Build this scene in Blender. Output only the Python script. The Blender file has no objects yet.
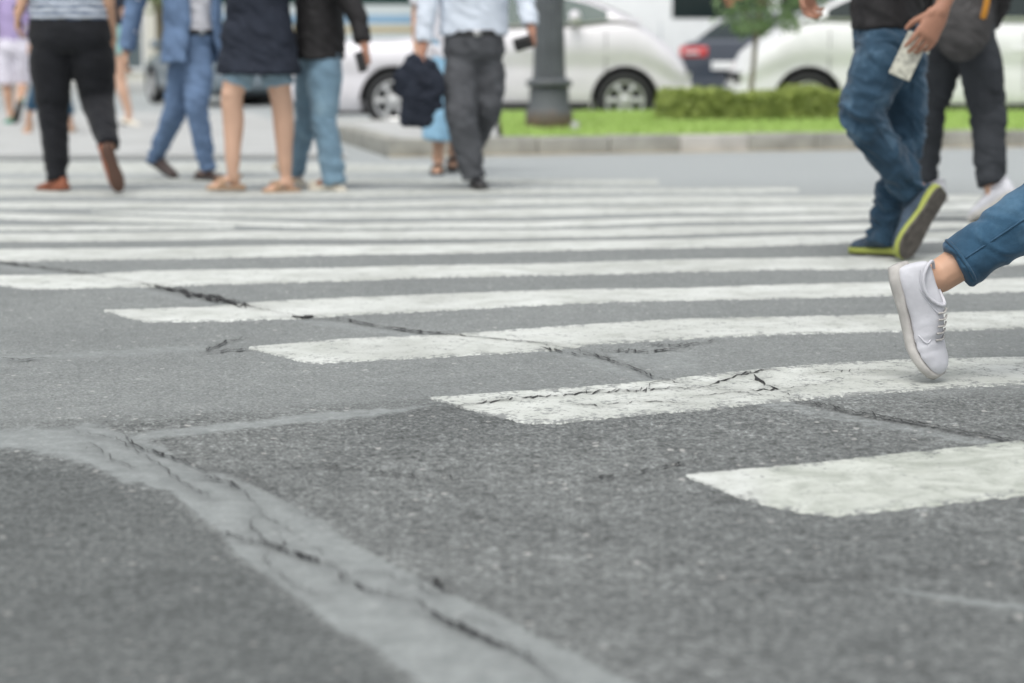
import bpy, bmesh, math, random
import numpy as np
from mathutils import Vector, Matrix, noise
from mathutils.bvhtree import BVHTree
random.seed(7); rng = np.random.default_rng(7)
V = Vector
scene = bpy.context.scene
COL = scene.collection

# ------------------------------------------------------------------ camera
CAM_H, FPX, YH = 0.75, 2000.0, 60.0
PITCH = math.atan((341.5 - YH) / FPX)
cam_d = bpy.data.cameras.new('camera'); cam = bpy.data.objects.new('camera', cam_d); COL.objects.link(cam)
cam.location = (0, 0, CAM_H); cam.rotation_euler = (math.pi / 2 - PITCH, 0, 0)
cam_d.sensor_width = 36; cam_d.lens = FPX / 1024 * 36; cam_d.clip_start = 0.05; cam_d.clip_end = 3000
cam_d.dof.use_dof = True; cam_d.dof.focus_distance = 4.6; cam_d.dof.aperture_fstop = 2.7
scene.camera = cam

# ------------------------------------------------------------------ sky, sun, exposure (overcast day)
SUN_EL, SUN_AZ = math.radians(64), math.radians(200)      # azimuth from +Y towards +X
world = bpy.data.worlds.new('World'); scene.world = world; world.use_nodes = True
wn = world.node_tree; bg = wn.nodes['Background']
sky = wn.nodes.new('ShaderNodeTexSky'); sky.sky_type = 'NISHITA'; sky.sun_disc = False
sky.sun_elevation = SUN_EL; sky.sun_rotation = SUN_AZ; sky.dust_density = 4.0; sky.air_density = 1.0
hs = wn.nodes.new('ShaderNodeHueSaturation'); hs.inputs['Saturation'].default_value = 0.22
wn.links.new(sky.outputs[0], hs.inputs['Color']); wn.links.new(hs.outputs[0], bg.inputs[0])
bg.inputs[1].default_value = 0.15
sun_d = bpy.data.lights.new('sun', 'SUN'); sun = bpy.data.objects.new('sun', sun_d); COL.objects.link(sun)
sun_d.energy = 0.9; sun_d.angle = math.radians(35); sun_d.color = (1.0, 0.97, 0.92)
sd = V((math.sin(SUN_AZ) * math.cos(SUN_EL), math.cos(SUN_AZ) * math.cos(SUN_EL), math.sin(SUN_EL)))
sun.rotation_euler = sd.to_track_quat('Z', 'Y').to_euler()
scene.view_settings.view_transform = 'Standard'; scene.view_settings.look = 'None'
scene.view_settings.exposure = 0.40; scene.view_settings.gamma = 1.0
scene.cycles.use_denoising = True; scene.cycles.denoiser = 'OPENIMAGEDENOISE'; scene.cycles.denoising_prefilter = 'ACCURATE'
scene.cycles.use_adaptive_sampling = False
scene.cycles.max_bounces = 6

# ------------------------------------------------------------------ measuring: a pixel of the photo to a point of the place
CP, SP = math.cos(PITCH), math.sin(PITCH)
def ray(px, py):
    a = (px - 512) / FPX; b = (341.5 - py) / FPX
    return V((a, CP + b * SP, -SP + b * CP))
def at(px, py, Y):
    d = ray(px, py); return V((0, 0, CAM_H)) + d * (Y / d.y)
def gnd(px, py, z=0.0):
    d = ray(px, py); return V((0, 0, CAM_H)) + d * ((z - CAM_H) / d.z)
def to_px(x, y, z=0.0):
    dz = z - CAM_H
    fw = y * CP - dz * SP; up = y * SP + dz * CP
    return 512 + FPX * x / fw, 341.5 - FPX * up / fw

# ------------------------------------------------------------------ object helpers
def link(o, parent=None):
    COL.objects.link(o)
    if parent is not None: o.parent = parent
    return o
def tag(o, label=None, cat=None, group=None, kind=None):
    if label: o['label'] = label
    if cat: o['category'] = cat
    if group: o['group'] = group
    if kind: o['kind'] = kind
    return o
def empty(name, loc, rz=0.0):
    o = bpy.data.objects.new(name, None); o.location = loc; o.rotation_euler = (0, 0, rz)
    o.empty_display_size = 0.1
    return link(o)
def from_me(name, me, m, parent=None, keep=True, smooth=True):
    """link mesh data given in world coordinates; with a parent, keep it where it is"""
    if m is not None:
        me.materials.clear(); me.materials.append(m)
    if smooth: me.polygons.foreach_set('use_smooth', [True] * len(me.polygons))
    o = link(bpy.data.objects.new(name, me), parent)
    if parent is not None and keep:
        o.matrix_parent_inverse = world_of(parent).inverted()
    return o
def world_of(o):
    m = Matrix.Translation(o.location) @ o.rotation_euler.to_matrix().to_4x4()
    if o.parent is not None:
        m = world_of(o.parent) @ o.matrix_parent_inverse @ m
    return m
def obj(name, bm, m, parent=None, smooth=True, keep=False):
    me = bpy.data.meshes.new(name); bmesh.ops.recalc_face_normals(bm, faces=bm.faces[:])
    bm.to_mesh(me); bm.free()
    return from_me(name, me, m, parent, keep, smooth)
def pydata(name, vs, fs, m, parent=None, smooth=True, keep=False):
    me = bpy.data.meshes.new(name); me.from_pydata([tuple(v) for v in vs], [], fs); me.update()
    return from_me(name, me, m, parent, keep, smooth)
def copy_tree(o, parent=None):
    c = o.copy(); COL.objects.link(c); c.parent = parent
    for ch in o.children: copy_tree(ch, c)
    return c

def box(bm, lo, hi, bev=0.0, mat=None):
    r = bmesh.ops.create_cube(bm, size=1.0); vs = r['verts']
    for v in vs:
        v.co = V([(lo[i] + hi[i]) / 2 + v.co[i] * (hi[i] - lo[i]) for i in range(3)])
    if bev > 0:
        es = list({e for v in vs for e in v.link_edges})
        res = bmesh.ops.bevel(bm, geom=es, offset=bev, segments=2, affect='EDGES', profile=0.6)
        vs = list({v for f in res['faces'] for v in f.verts} | {v for v in vs if v.is_valid})
    if mat is not None: bmesh.ops.transform(bm, matrix=mat, verts=[v for v in vs if v.is_valid])
    return vs
def frame_of(t, ref):
    t = t.normalized(); a = ref - t * ref.dot(t)
    if a.length < 1e-4:
        ref = V((1, 0, 0)) if abs(t.x) < 0.8 else V((0, 1, 0)); a = ref - t * ref.dot(t)
    a.normalize(); return a, t.cross(a)
def tube(bm, pts, rad, n=16, ref=V((1, 0, 0)), rnd=True, sub=3):
    """closed tapered tube through pts; rad: radius or (radius along ref, radius across)"""
    pts = [V(p) for p in pts]; rad = [(r, r) if not isinstance(r, (tuple, list)) else tuple(r) for r in rad]
    P, R = [], []
    m = len(pts)
    for i in range(m - 1):          # Catmull-Rom
        p0, p1, p2, p3 = pts[max(i - 1, 0)], pts[i], pts[i + 1], pts[min(i + 2, m - 1)]
        for k in range(sub):
            t = k / sub
            P.append(0.5 * ((2 * p1) + (p2 - p0) * t + (2 * p0 - 5 * p1 + 4 * p2 - p3) * t * t + (3 * p1 - p0 - 3 * p2 + p3) * t ** 3))
            s = t * t * (3 - 2 * t)
            R.append(tuple(rad[i][j] * (1 - s) + rad[i + 1][j] * s for j in (0, 1)))
    P.append(pts[-1]); R.append(rad[-1])
    T = [(P[min(i + 1, len(P) - 1)] - P[max(i - 1, 0)]).normalized() for i in range(len(P))]
    if rnd:
        def capring(p, t, r, sgn):
            q = []
            for a in (0.5, 0.85, 0.98):
                q.append((p + t * sgn * min(r) * a * 0.9, t, tuple(x * math.sqrt(1 - a * a) for x in r)))
            return q
        A = capring(P[0], T[0], R[0], -1)[::-1]; B = capring(P[-1], T[-1], R[-1], 1)
        allr = A + list(zip(P, T, R)) + B
    else: allr = list(zip(P, T, R))
    rings = []
    for p, t, r in allr:
        a, b = frame_of(t, ref)
        rings.append([bm.verts.new(p + a * (math.cos(2 * math.pi * k / n) * r[0]) + b * (math.sin(2 * math.pi * k / n) * r[1])) for k in range(n)])
    for r0, r1 in zip(rings, rings[1:]):
        for k in range(n):
            bm.faces.new((r0[k], r0[(k + 1) % n], r1[(k + 1) % n], r1[k]))
    bm.faces.new(rings[0][::-1]); bm.faces.new(rings[-1])
def ball(bm, c, r, seg=16):
    r = (r, r, r) if not isinstance(r, (tuple, list)) else r
    bmesh.ops.create_uvsphere(bm, u_segments=seg, v_segments=seg // 2 + 2, radius=1.0,
                              matrix=Matrix.Translation(c) @ Matrix.Diagonal((*r, 1)))
def lathe(bm, prof, n=32, mat=None):
    rings = []
    for r, z in prof:
        rings.append([bm.verts.new((r * math.cos(2 * math.pi * k / n), r * math.sin(2 * math.pi * k / n), z)) for k in range(n)])
    for r0, r1 in zip(rings, rings[1:]):
        for k in range(n): bm.faces.new((r0[k], r0[(k + 1) % n], r1[(k + 1) % n], r1[k]))
    bm.faces.new(rings[0][::-1]); bm.faces.new(rings[-1])
    if mat is not None: bmesh.ops.transform(bm, matrix=mat, verts=[v for r in rings for v in r])
def baked(bm, mods):
    """evaluate modifiers on a bmesh and return plain mesh data"""
    bmesh.ops.recalc_face_normals(bm, faces=bm.faces[:])
    me = bpy.data.meshes.new('tmp'); bm.to_mesh(me); bm.free()
    o = bpy.data.objects.new('tmp', me); COL.objects.link(o)
    for fn in mods: fn(o)
    dg = bpy.context.evaluated_depsgraph_get()
    out = bpy.data.meshes.new_from_object(o.evaluated_get(dg))
    bpy.data.objects.remove(o); bpy.data.meshes.remove(me)
    return out
def voxel(bm, size, it=5):
    def f(o):
        r = o.modifiers.new('r', 'REMESH'); r.mode = 'VOXEL'; r.voxel_size = size; r.adaptivity = 0
        s = o.modifiers.new('s', 'SMOOTH'); s.iterations = it; s.factor = 0.5
    return baked(bm, [f])
def folds(me, amp, fn):
    """push vertices along their normals: cloth folds"""
    n = len(me.vertices)
    co = np.empty(n * 3); me.vertices.foreach_get('co', co); co = co.reshape(-1, 3)
    no = np.empty(n * 3); me.vertices.foreach_get('normal', no); no = no.reshape(-1, 3)
    d = np.array([fn(V(c)) for c in co]) * amp
    co += no * d[:, None]
    me.vertices.foreach_set('co', co.reshape(-1)); me.update()

# ------------------------------------------------------------------ materials
def mat(name, col, rough=0.6, metal=0.0, spec=0.5, var=0.0, vscale=8.0, bump=0.0, bscale=60.0, coat=0.0, sheen=0.0, stretch=(1, 1, 1)):
    m = bpy.data.materials.new(name); m.use_nodes = True; nt = m.node_tree; b = nt.nodes['Principled BSDF']
    b.inputs['Base Color'].default_value = (*col, 1); b.inputs['Roughness'].default_value = rough
    b.inputs['Metallic'].default_value = metal; b.inputs['Specular IOR Level'].default_value = spec
    b.inputs['Coat Weight'].default_value = coat; b.inputs['Sheen Weight'].default_value = sheen
    tc = nt.nodes.new('ShaderNodeTexCoord'); mp = nt.nodes.new('ShaderNodeMapping'); mp.inputs['Scale'].default_value = stretch
    nt.links.new(tc.outputs['Object'], mp.inputs[0])
    if var > 0:
        nz = nt.nodes.new('ShaderNodeTexNoise'); nz.inputs['Scale'].default_value = vscale; nz.inputs['Detail'].default_value = 6
        nt.links.new(mp.outputs[0], nz.inputs['Vector'])
        r = nt.nodes.new('ShaderNodeMapRange'); r.inputs[1].default_value = 0.3; r.inputs[2].default_value = 0.7
        r.inputs[3].default_value = 1 - var; r.inputs[4].default_value = 1 + var
        nt.links.new(nz.outputs[0], r.inputs[0])
        mx = nt.nodes.new('ShaderNodeVectorMath'); mx.operation = 'SCALE'; mx.inputs[0].default_value = col
        nt.links.new(r.outputs[0], mx.inputs['Scale']); nt.links.new(mx.outputs[0], b.inputs['Base Color'])
    if bump > 0:
        n2 = nt.nodes.new('ShaderNodeTexNoise'); n2.inputs['Scale'].default_value = bscale; n2.inputs['Detail'].default_value = 4
        nt.links.new(mp.outputs[0], n2.inputs['Vector'])
        bp = nt.nodes.new('ShaderNodeBump'); bp.inputs['Strength'].default_value = bump; bp.inputs['Distance'].default_value = 0.02
        nt.links.new(n2.outputs[0], bp.inputs['Height']); nt.links.new(bp.outputs[0], b.inputs['Normal'])
    return m
def ramp(nt, src, stops):
    r = nt.nodes.new('ShaderNodeValToRGB'); e = r.color_ramp.elements
    while len(e) < len(stops): e.new(0.5)
    for el, (p, c) in zip(e, stops):
        el.position = p; el.color = (*c, 1) if len(c) == 3 else c
    nt.links.new(src, r.inputs[0]); return r.outputs[0]
def mixc(nt, f, a, b, mode='MIX'):
    m = nt.nodes.new('ShaderNodeMix'); m.data_type = 'RGBA'; m.blend_type = mode
    for i, x in ((0, f), (6, a), (7, b)):
        if hasattr(x, 'is_linked'): nt.links.new(x, m.inputs[i])
        else: m.inputs[i].default_value = x if i == 0 else (*x, 1)
    return m.outputs[2]
def mth(nt, op, a, b=0.0, c=None, clamp=False):
    m = nt.nodes.new('ShaderNodeMath'); m.operation = op; m.use_clamp = clamp
    for i, x in enumerate((a, b) if c is None else (a, b, c)):
        if hasattr(x, 'is_linked'): nt.links.new(x, m.inputs[i])
        else: m.inputs[i].default_value = x
    return m.outputs[0]
def nz(nt, vec, scale, detail=5, rough=0.55, dist=0.0):
    n = nt.nodes.new('ShaderNodeTexNoise'); n.inputs['Scale'].default_value = scale; n.inputs['Detail'].default_value = detail
    n.inputs['Roughness'].default_value = rough; n.inputs['Distortion'].default_value = dist
    nt.links.new(vec, n.inputs['Vector']); return n.outputs[0]
def attr(nt, name):
    a = nt.nodes.new('ShaderNodeAttribute'); a.attribute_name = name; return a.outputs['Fac']

def asphalt_mat():
    m = bpy.data.materials.new('worn asphalt'); m.use_nodes = True; nt = m.node_tree; b = nt.nodes['Principled BSDF']
    tc = nt.nodes.new('ShaderNodeTexCoord'); o = tc.outputs['Object']
    fine = nz(nt, o, 150, 3, 0.75); mid = nz(nt, o, 34, 5, 0.7); big = nz(nt, o, 1.3, 5, 0.6, 0.4)
    vo = nt.nodes.new('ShaderNodeTexVoronoi'); vo.inputs['Scale'].default_value = 105; nt.links.new(o, vo.inputs['Vector'])
    stone = ramp(nt, vo.outputs['Distance'], [(0.0, (1, 1, 1)), (0.45, (0.55, 0.55, 0.55)), (0.75, (0.0, 0.0, 0.0))])
    g = ramp(nt, fine, [(0.32, (0.078, 0.085, 0.083)), (0.5, (0.177, 0.189, 0.184)), (0.68, (0.33, 0.35, 0.342))])
    g = mixc(nt, mth(nt, 'MULTIPLY', mth(nt, 'SUBTRACT', 1.0, stone), 0.5), g, (0.085, 0.092, 0.092))
    blot = ramp(nt, nz(nt, o, 72, 3, 0.65), [(0.36, (0.66, 0.66, 0.66)), (0.64, (1.32, 1.32, 1.32))])
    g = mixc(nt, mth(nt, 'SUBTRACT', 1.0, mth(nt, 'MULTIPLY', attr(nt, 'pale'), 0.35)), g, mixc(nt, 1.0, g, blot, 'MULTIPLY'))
    b3 = ramp(nt, nz(nt, o, 38, 3, 0.6), [(0.38, (0.83, 0.83, 0.83)), (0.62, (1.17, 1.17, 1.17))])
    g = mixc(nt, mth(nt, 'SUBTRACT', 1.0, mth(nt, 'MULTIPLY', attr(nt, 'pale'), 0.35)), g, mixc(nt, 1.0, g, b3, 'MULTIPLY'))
    b2 = ramp(nt, nz(nt, o, 11, 4, 0.6), [(0.32, (0.85, 0.85, 0.85)), (0.68, (1.14, 1.14, 1.14))])
    g = mixc(nt, 1.0, g, b2, 'MULTIPLY')
    # pale chips scattered in the surface
    v2 = nt.nodes.new('ShaderNodeTexVoronoi'); v2.inputs['Scale'].default_value = 42; nt.links.new(o, v2.inputs['Vector'])
    sp = nt.nodes.new('ShaderNodeSeparateColor'); nt.links.new(v2.outputs['Color'], sp.inputs[0])
    chip = mth(nt, 'MULTIPLY', mth(nt, 'GREATER_THAN', sp.outputs[0], 0.93), mth(nt, 'LESS_THAN', v2.outputs['Distance'], 0.28))
    g = mixc(nt, mth(nt, 'MULTIPLY', chip, 0.75), g, (0.42, 0.42, 0.40))
    tone = ramp(nt, big, [(0.28, (0.80, 0.80, 0.80)), (0.72, (1.22, 1.21, 1.2))])
    g = mixc(nt, 1.0, g, tone, 'MULTIPLY')
    dk = attr(nt, 'dark'); g = mixc(nt, mth(nt, 'MULTIPLY', dk, 0.40), g, (0.062, 0.070, 0.069))
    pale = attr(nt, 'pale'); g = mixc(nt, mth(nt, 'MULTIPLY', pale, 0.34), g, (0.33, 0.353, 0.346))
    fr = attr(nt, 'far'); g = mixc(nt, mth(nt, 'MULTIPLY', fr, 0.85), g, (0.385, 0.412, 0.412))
    pt = attr(nt, 'patch')
    pn = mth(nt, 'MULTIPLY_ADD', mth(nt, 'SUBTRACT', mid, 0.5), 1.6, pt)
    pm = nt.nodes.new('ShaderNodeMapRange'); pm.inputs[1].default_value = 0.25; pm.inputs[2].default_value = 0.80; nt.links.new(pn, pm.inputs[0])
    sealc = ramp(nt, nz(nt, o, 22, 6, 0.65), [(0.3, (0.215, 0.235, 0.231)), (0.7, (0.32, 0.343, 0.338))])
    g = mixc(nt, mth(nt, 'MULTIPLY', pm.outputs[0], 0.72), g, sealc)
    ck = attr(nt, 'crack'); g = mixc(nt, mth(nt, 'MULTIPLY', ck, 0.28), g, (0.03, 0.03, 0.03))
    nt.links.new(g, b.inputs['Base Color']); b.inputs['Roughness'].default_value = 0.78; b.inputs['Specular IOR Level'].default_value = 0.35
    h = mth(nt, 'ADD', mth(nt, 'MULTIPLY', stone, 0.6), mth(nt, 'MULTIPLY', fine, 0.9))
    h = mth(nt, 'MULTIPLY', h, mth(nt, 'SUBTRACT', 1.05, mth(nt, 'MULTIPLY', pm.outputs[0], 0.8)))
    bp = nt.nodes.new('ShaderNodeBump'); bp.inputs['Strength'].default_value = 0.6; bp.inputs['Distance'].default_value = 0.007
    nt.links.new(h, bp.inputs['Height']); nt.links.new(bp.outputs[0], b.inputs['Normal'])
    return m
def paint_mat():
    m = bpy.data.materials.new('worn white road paint'); m.use_nodes = True; nt = m.node_tree; b = nt.nodes['Principled BSDF']
    tc = nt.nodes.new('ShaderNodeTexCoord'); o = tc.outputs['Object']
    dirt = nz(nt, o, 7, 7, 0.65, 0.5); fine = nz(nt, o, 80, 3, 0.7); mid = nz(nt, o, 18, 5, 0.7)
    c = ramp(nt, dirt, [(0.30, (0.43, 0.45, 0.415)), (0.5, (0.555, 0.575, 0.545)), (0.72, (0.645, 0.665, 0.64))])
    c = mixc(nt, 1.0, c, ramp(nt, nz(nt, o, 1.7, 5, 0.6, 0.6), [(0.36, (0.82, 0.82, 0.81)), (0.6, (1.05, 1.05, 1.05))]), 'MULTIPLY')
    c = mixc(nt, mth(nt, 'MULTIPLY', attr(nt, 'grime'), 0.75), c, mixc(nt, ramp(nt, nz(nt, o, 10, 6, 0.7, 1.2), [(0.38, (0, 0, 0)), (0.62, (1, 1, 1))]), (0.31, 0.335, 0.285), (0.55, 0.575, 0.52)))
    # specks where the paint has gone
    s = mth(nt, 'ADD', mth(nt, 'MULTIPLY', fine, 0.55), mth(nt, 'MULTIPLY', mid, 0.45))
    s = mth(nt, 'ADD', s, mth(nt, 'MULTIPLY', attr(nt, 'wear'), 0.24))
    w = nt.nodes.new('ShaderNodeMapRange'); w.inputs[1].default_value = 0.57; w.inputs[2].default_value = 0.645; nt.links.new(s, w.inputs[0])
    c = mixc(nt, mth(nt, 'MULTIPLY', w.outputs[0], 0.85), c, (0.17, 0.18, 0.178))
    c = mixc(nt, mth(nt, 'MULTIPLY', attr(nt, 'crack'), 0.3), c, (0.10, 0.10, 0.09))
    nt.links.new(c, b.inputs['Base Color']); b.inputs['Roughness'].default_value = 0.7; b.inputs['Specular IOR Level'].default_value = 0.3
    bp = nt.nodes.new('ShaderNodeBump'); bp.inputs['Strength'].default_value = 0.6; bp.inputs['Distance'].default_value = 0.004
    nt.links.new(fine, bp.inputs['Height']); nt.links.new(bp.outputs[0], b.inputs['Normal'])
    return m
def denim_mat(name, col, fade, fades=(), scale=5):
    m = bpy.data.materials.new(name); m.use_nodes = True; nt = m.node_tree; b = nt.nodes['Principled BSDF']
    tc = nt.nodes.new('ShaderNodeTexCoord'); o = tc.outputs['Object']
    n1 = nz(nt, o, scale, 6, 0.6, 0.6); n2 = nz(nt, o, 140, 3)
    c = ramp(nt, n1, [(0.32, tuple(x * 0.72 for x in col)), (0.52, col), (0.74, fade)])
    c = mixc(nt, 0.25, c, mixc(nt, n2, (0.55, 0.55, 0.55), (1.5, 1.5, 1.5)), 'MULTIPLY')
    nt.links.new(c, b.inputs['Base Color']); b.inputs['Roughness'].default_value = 0.85; b.inputs['Sheen Weight'].default_value = 0.15
    b.inputs['Specular IOR Level'].default_value = 0.2
    bp = nt.nodes.new('ShaderNodeBump'); bp.inputs['Strength'].default_value = 0.35; bp.inputs['Distance'].default_value = 0.012
    nt.links.new(nz(nt, o, 24, 4), bp.inputs['Height']); nt.links.new(bp.outputs[0], b.inputs['Normal'])
    return m
def stripe_cloth(name, c1, c2, freq):
    m = bpy.data.materials.new(name); m.use_nodes = True; nt = m.node_tree; b = nt.nodes['Principled BSDF']
    tc = nt.nodes.new('ShaderNodeTexCoord'); w = nt.nodes.new('ShaderNodeTexWave'); w.bands_direction = 'Z'
    w.inputs['Scale'].default_value = freq; w.inputs['Distortion'].default_value = 2.5; w.inputs['Detail Scale'].default_value = 2
    nt.links.new(tc.outputs['Object'], w.inputs['Vector'])
    nt.links.new(ramp(nt, w.outputs[0], [(0.4, c1), (0.6, c2)]), b.inputs['Base Color']); b.inputs['Roughness'].default_value = 0.85
    return m
def leaf_mat(name, c1, c2, trans=0.35):
    m = bpy.data.materials.new(name); m.use_nodes = True; nt = m.node_tree; b = nt.nodes['Principled BSDF']
    tc = nt.nodes.new('ShaderNodeTexCoord'); n = nz(nt, tc.outputs['Object'], 9, 4, 0.7)
    c = ramp(nt, n, [(0.35, c1), (0.68, c2)])
    nt.links.new(c, b.inputs['Base Color']); b.inputs['Roughness'].default_value = 0.6
    tr = nt.nodes.new('ShaderNodeBsdfTranslucent'); nt.links.new(c, tr.inputs[0])
    mx = nt.nodes.new('ShaderNodeMixShader'); mx.inputs[0].default_value = trans
    nt.links.new(b.outputs[0], mx.inputs[1]); nt.links.new(tr.outputs[0], mx.inputs[2])
    nt.links.new(mx.outputs[0], nt.nodes['Material Output'].inputs[0])
    return m
def glass_mat(name, tint=(0.02, 0.03, 0.03), rough=0.04):
    return mat(name, tint, 0.12, spec=0.25)

M = {}
M['asphalt'] = asphalt_mat(); M['paint'] = paint_mat()
M['concrete'] = mat('pale pavement concrete', (0.43, 0.44, 0.43), 0.85, var=0.12, vscale=2.0, bump=0.2)
M['kerb'] = mat('grey kerb stone', (0.30, 0.30, 0.268), 0.85, var=0.25, vscale=5, bump=0.3)
M['kerb_pale'] = mat('pale patched kerb stone', (0.43, 0.42, 0.39), 0.85, var=0.15, vscale=5, bump=0.3)
M['soil'] = mat('soil', (0.20, 0.28, 0.07), 0.95, var=0.3, vscale=6)
M['grass'] = leaf_mat('lawn grass', (0.38, 0.56, 0.13), (0.56, 0.73, 0.26), 0.3)
M['hedge'] = leaf_mat('clipped hedge leaves', (0.22, 0.29, 0.07), (0.58, 0.66, 0.22), 0.3)
M['leaf'] = leaf_mat('sapling leaves', (0.11, 0.19, 0.08), (0.27, 0.38, 0.18), 0.3)
M['far_leaf'] = leaf_mat('far tree leaves', (0.24, 0.32, 0.15), (0.42, 0.50, 0.26), 0.3)
M['petal'] = mat('red petals', (0.58, 0.17, 0.12), 0.6)
M['bark'] = mat('young bark', (0.20, 0.17, 0.11), 0.9, var=0.3, vscale=20)
M['iron'] = mat('grey painted iron', (0.085, 0.095, 0.10), 0.55, var=0.25, vscale=6, bump=0.15)
M['white'] = mat('white paint', (0.78, 0.79, 0.78), 0.5, var=0.05)
M['tyre'] = mat('tyre rubber', (0.022, 0.023, 0.024), 0.85)
M['rim'] = mat('alloy rim', (0.62, 0.63, 0.63), 0.3, metal=0.6)
M['glass'] = glass_mat('dark car glass')
M['glass_teal'] = glass_mat('greenish car glass', (0.025, 0.06, 0.052))
M['black'] = mat('black plastic', (0.02, 0.02, 0.021), 0.5)
M['redlamp'] = mat('red lamp lens', (0.55, 0.05, 0.05), 0.2, coat=1.0)
M['lamp'] = mat('clear lamp lens', (0.55, 0.57, 0.58), 0.1, coat=1.0)
M['chrome'] = mat('chrome', (0.7, 0.7, 0.7), 0.15, metal=1.0)
M['skin'] = mat('skin', (0.50, 0.30, 0.20), 0.55, var=0.10, vscale=6)
M['skin_pale'] = mat('pale skin', (0.60, 0.38, 0.27), 0.55, var=0.09, vscale=6)
M['skin_tan'] = mat('tanned skin', (0.37, 0.185, 0.12), 0.55, var=0.12, vscale=8)
M['hair'] = mat('dark hair', (0.02, 0.016, 0.013), 0.6, bump=0.3, bscale=80)
M['eye'] = mat('eye', (0.05, 0.04, 0.03), 0.2)

# ------------------------------------------------------------------ road surface data
def jitter_line(pts, step=7, ay=1.0, ax=2.0, seed=0):
    r = random.Random(seed); out = []
    for (x0, y0), (x1, y1) in zip(pts, pts[1:]):
        n = max(1, int(math.hypot(x1 - x0, y1 - y0) / step))
        for k in range(n):
            t = k / n; out.append((x0 + (x1 - x0) * t + r.uniform(-ax, ax), y0 + (y1 - y0) * t + r.uniform(-ay, ay)))
    out.append(pts[-1]); return out
# (points seen in the photo, half width m, strength, vertical wobble)
CRACKS = [
    ([(-60, 255), (30, 267), (93, 276), (146, 285), (200, 295), (258, 308), (300, 316), (345, 319), (400, 329), (440, 335), (475, 338), (530, 344), (570, 350), (612, 362), (655, 379), (700, 388), (745, 393), (797, 399), (845, 409), (915, 421), (1010, 438), (1150, 462)], 0.0024, 0.6, 1.1),
    ([(100, 428), (125, 440), (142, 452), (190, 466), (225, 482), (245, 493), (262, 510), (250, 528), (272, 547), (335, 566), (365, 592), (412, 600), (450, 625), (500, 649), (548, 680), (640, 735)], 0.0019, 0.6, 3.0),
    ([(60, 430), (85, 438), (112, 441), (150, 462), (185, 486), (215, 500)], 0.0028, 0.7, 1.8),
    ([(272, 547), (262, 560), (290, 585), (330, 600)], 0.0025, 0.6, 1.8),
    ([(340, 575), (380, 572), (420, 588), (440, 600)], 0.0022, 0.6, 1.8),
    ([(450, 625), (470, 618), (500, 628)], 0.0025, 0.6, 1.5),
    ([(206, 470), (240, 474), (275, 492), (300, 512), (330, 530)], 0.0020, 0.5, 2.0),
    ([(560, 404), (600, 408), (640, 402), (690, 404)], 0.004, 0.55, 1.2),
    ([(640, 392), (655, 383), (690, 380)], 0.004, 0.55, 1.0),
    ([(800, 376), (860, 372), (905, 374)], 0.004, 0.45, 1.0),
    ([(700, 492), (730, 495), (765, 490)], 0.004, 0.5, 0.8),
    ([(-60, 254), (0, 263), (30, 267), (93, 275.5)], 0.014, 0.85, 0.5),
    ([(146, 285), (180, 291), (215, 299), (258, 307)], 0.024, 0.9, 1.6),
    ([(190, 294), (212, 296), (240, 302)], 0.020, 0.7, 1.0),
    ([(290, 316), (300, 317), (312, 315)], 0.025, 0.9, 0.6),
    ([(312, 315), (345, 319), (373, 326), (440, 334.6), (475, 338)], 0.010, 0.85, 1.0),
    ([(475, 338), (520, 343), (560, 346)], 0.006, 0.5, 0.4),
    ([(595, 355), (612, 362), (640, 372), (655, 379)], 0.006, 0.75, 1.0),
    ([(790, 398), (797, 399), (845, 409), (915, 421), (1010, 438), (1060, 447)], 0.0065, 0.85, 1.2),
    ([(450, 409), (467, 407), (500, 402), (538, 399), (575, 396), (615, 393), (656, 391), (703, 388)], 0.0075, 0.85, 1.4),
    ([(703, 388), (725, 381), (750, 374), (774, 371)], 0.008, 0.7, 1.2),
    ([(752, 376), (762, 383), (790, 396)], 0.008, 0.6, 1.0),
    ([(690, 398), (740, 392), (790, 389), (850, 380)], 0.005, 0.5, 1.2),
    ([(205, 352), (212, 347), (228, 341), (246, 337)], 0.008, 0.75, 1.2),
    ([(212, 352), (230, 350), (248, 350)], 0.010, 0.7, 0.8),
    ([(0, 359), (20, 361), (50, 358)], 0.010, 0.6, 0.6),
    ([(125, 440), (134, 448), (142, 452), (165, 458), (190, 466), (208, 476)], 0.0065, 0.8, 1.5),
    ([(200, 479), (225, 482), (245, 492)], 0.008, 0.95, 1.4),
    ([(85, 455), (92, 447), (100, 452), (112, 462), (140, 472)], 0.004, 0.6, 1.4),
    ([(222, 533), (245, 540), (272, 547), (300, 556), (335, 566)], 0.0060, 0.95, 1.8),
    ([(335, 566), (345, 582), (365, 592), (395, 596), (412, 600)], 0.004, 0.7, 1.8),
    ([(275, 530), (285, 545), (278, 551)], 0.003, 0.55, 1.5),
    ([(418, 600), (425, 612), (450, 625), (470, 635), (500, 649), (530, 661), (548, 680)], 0.0065, 0.95, 2.6),
    ([(432, 578), (438, 585), (443, 594)], 0.009, 0.9, 1.5),
    ([(255, 512), (275, 522), (300, 540), (330, 560)], 0.0025, 0.35, 2.0),
    ([(590, 476), (637, 470), (660, 465), (718, 456)], 0.006, 0.55, 1.5),
    ([(700, 577), (790, 577), (900, 574), (960, 567), (1010, 563)], 0.0035, 0.6, 1.5),
    ([(290, 466), (360, 468), (420, 476), (480, 474)], 0.004, 0.35, 2.0),
    ([(640, 345), (680, 348), (720, 343)], 0.010, 0.4, 1.5),
    ([(600, 352), (650, 353), (690, 350)], 0.010, 0.4, 1.5),
    ([(540, 349), (580, 357), (620, 360)], 0.006, 0.4, 1.5),
]
_segs = []
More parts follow.
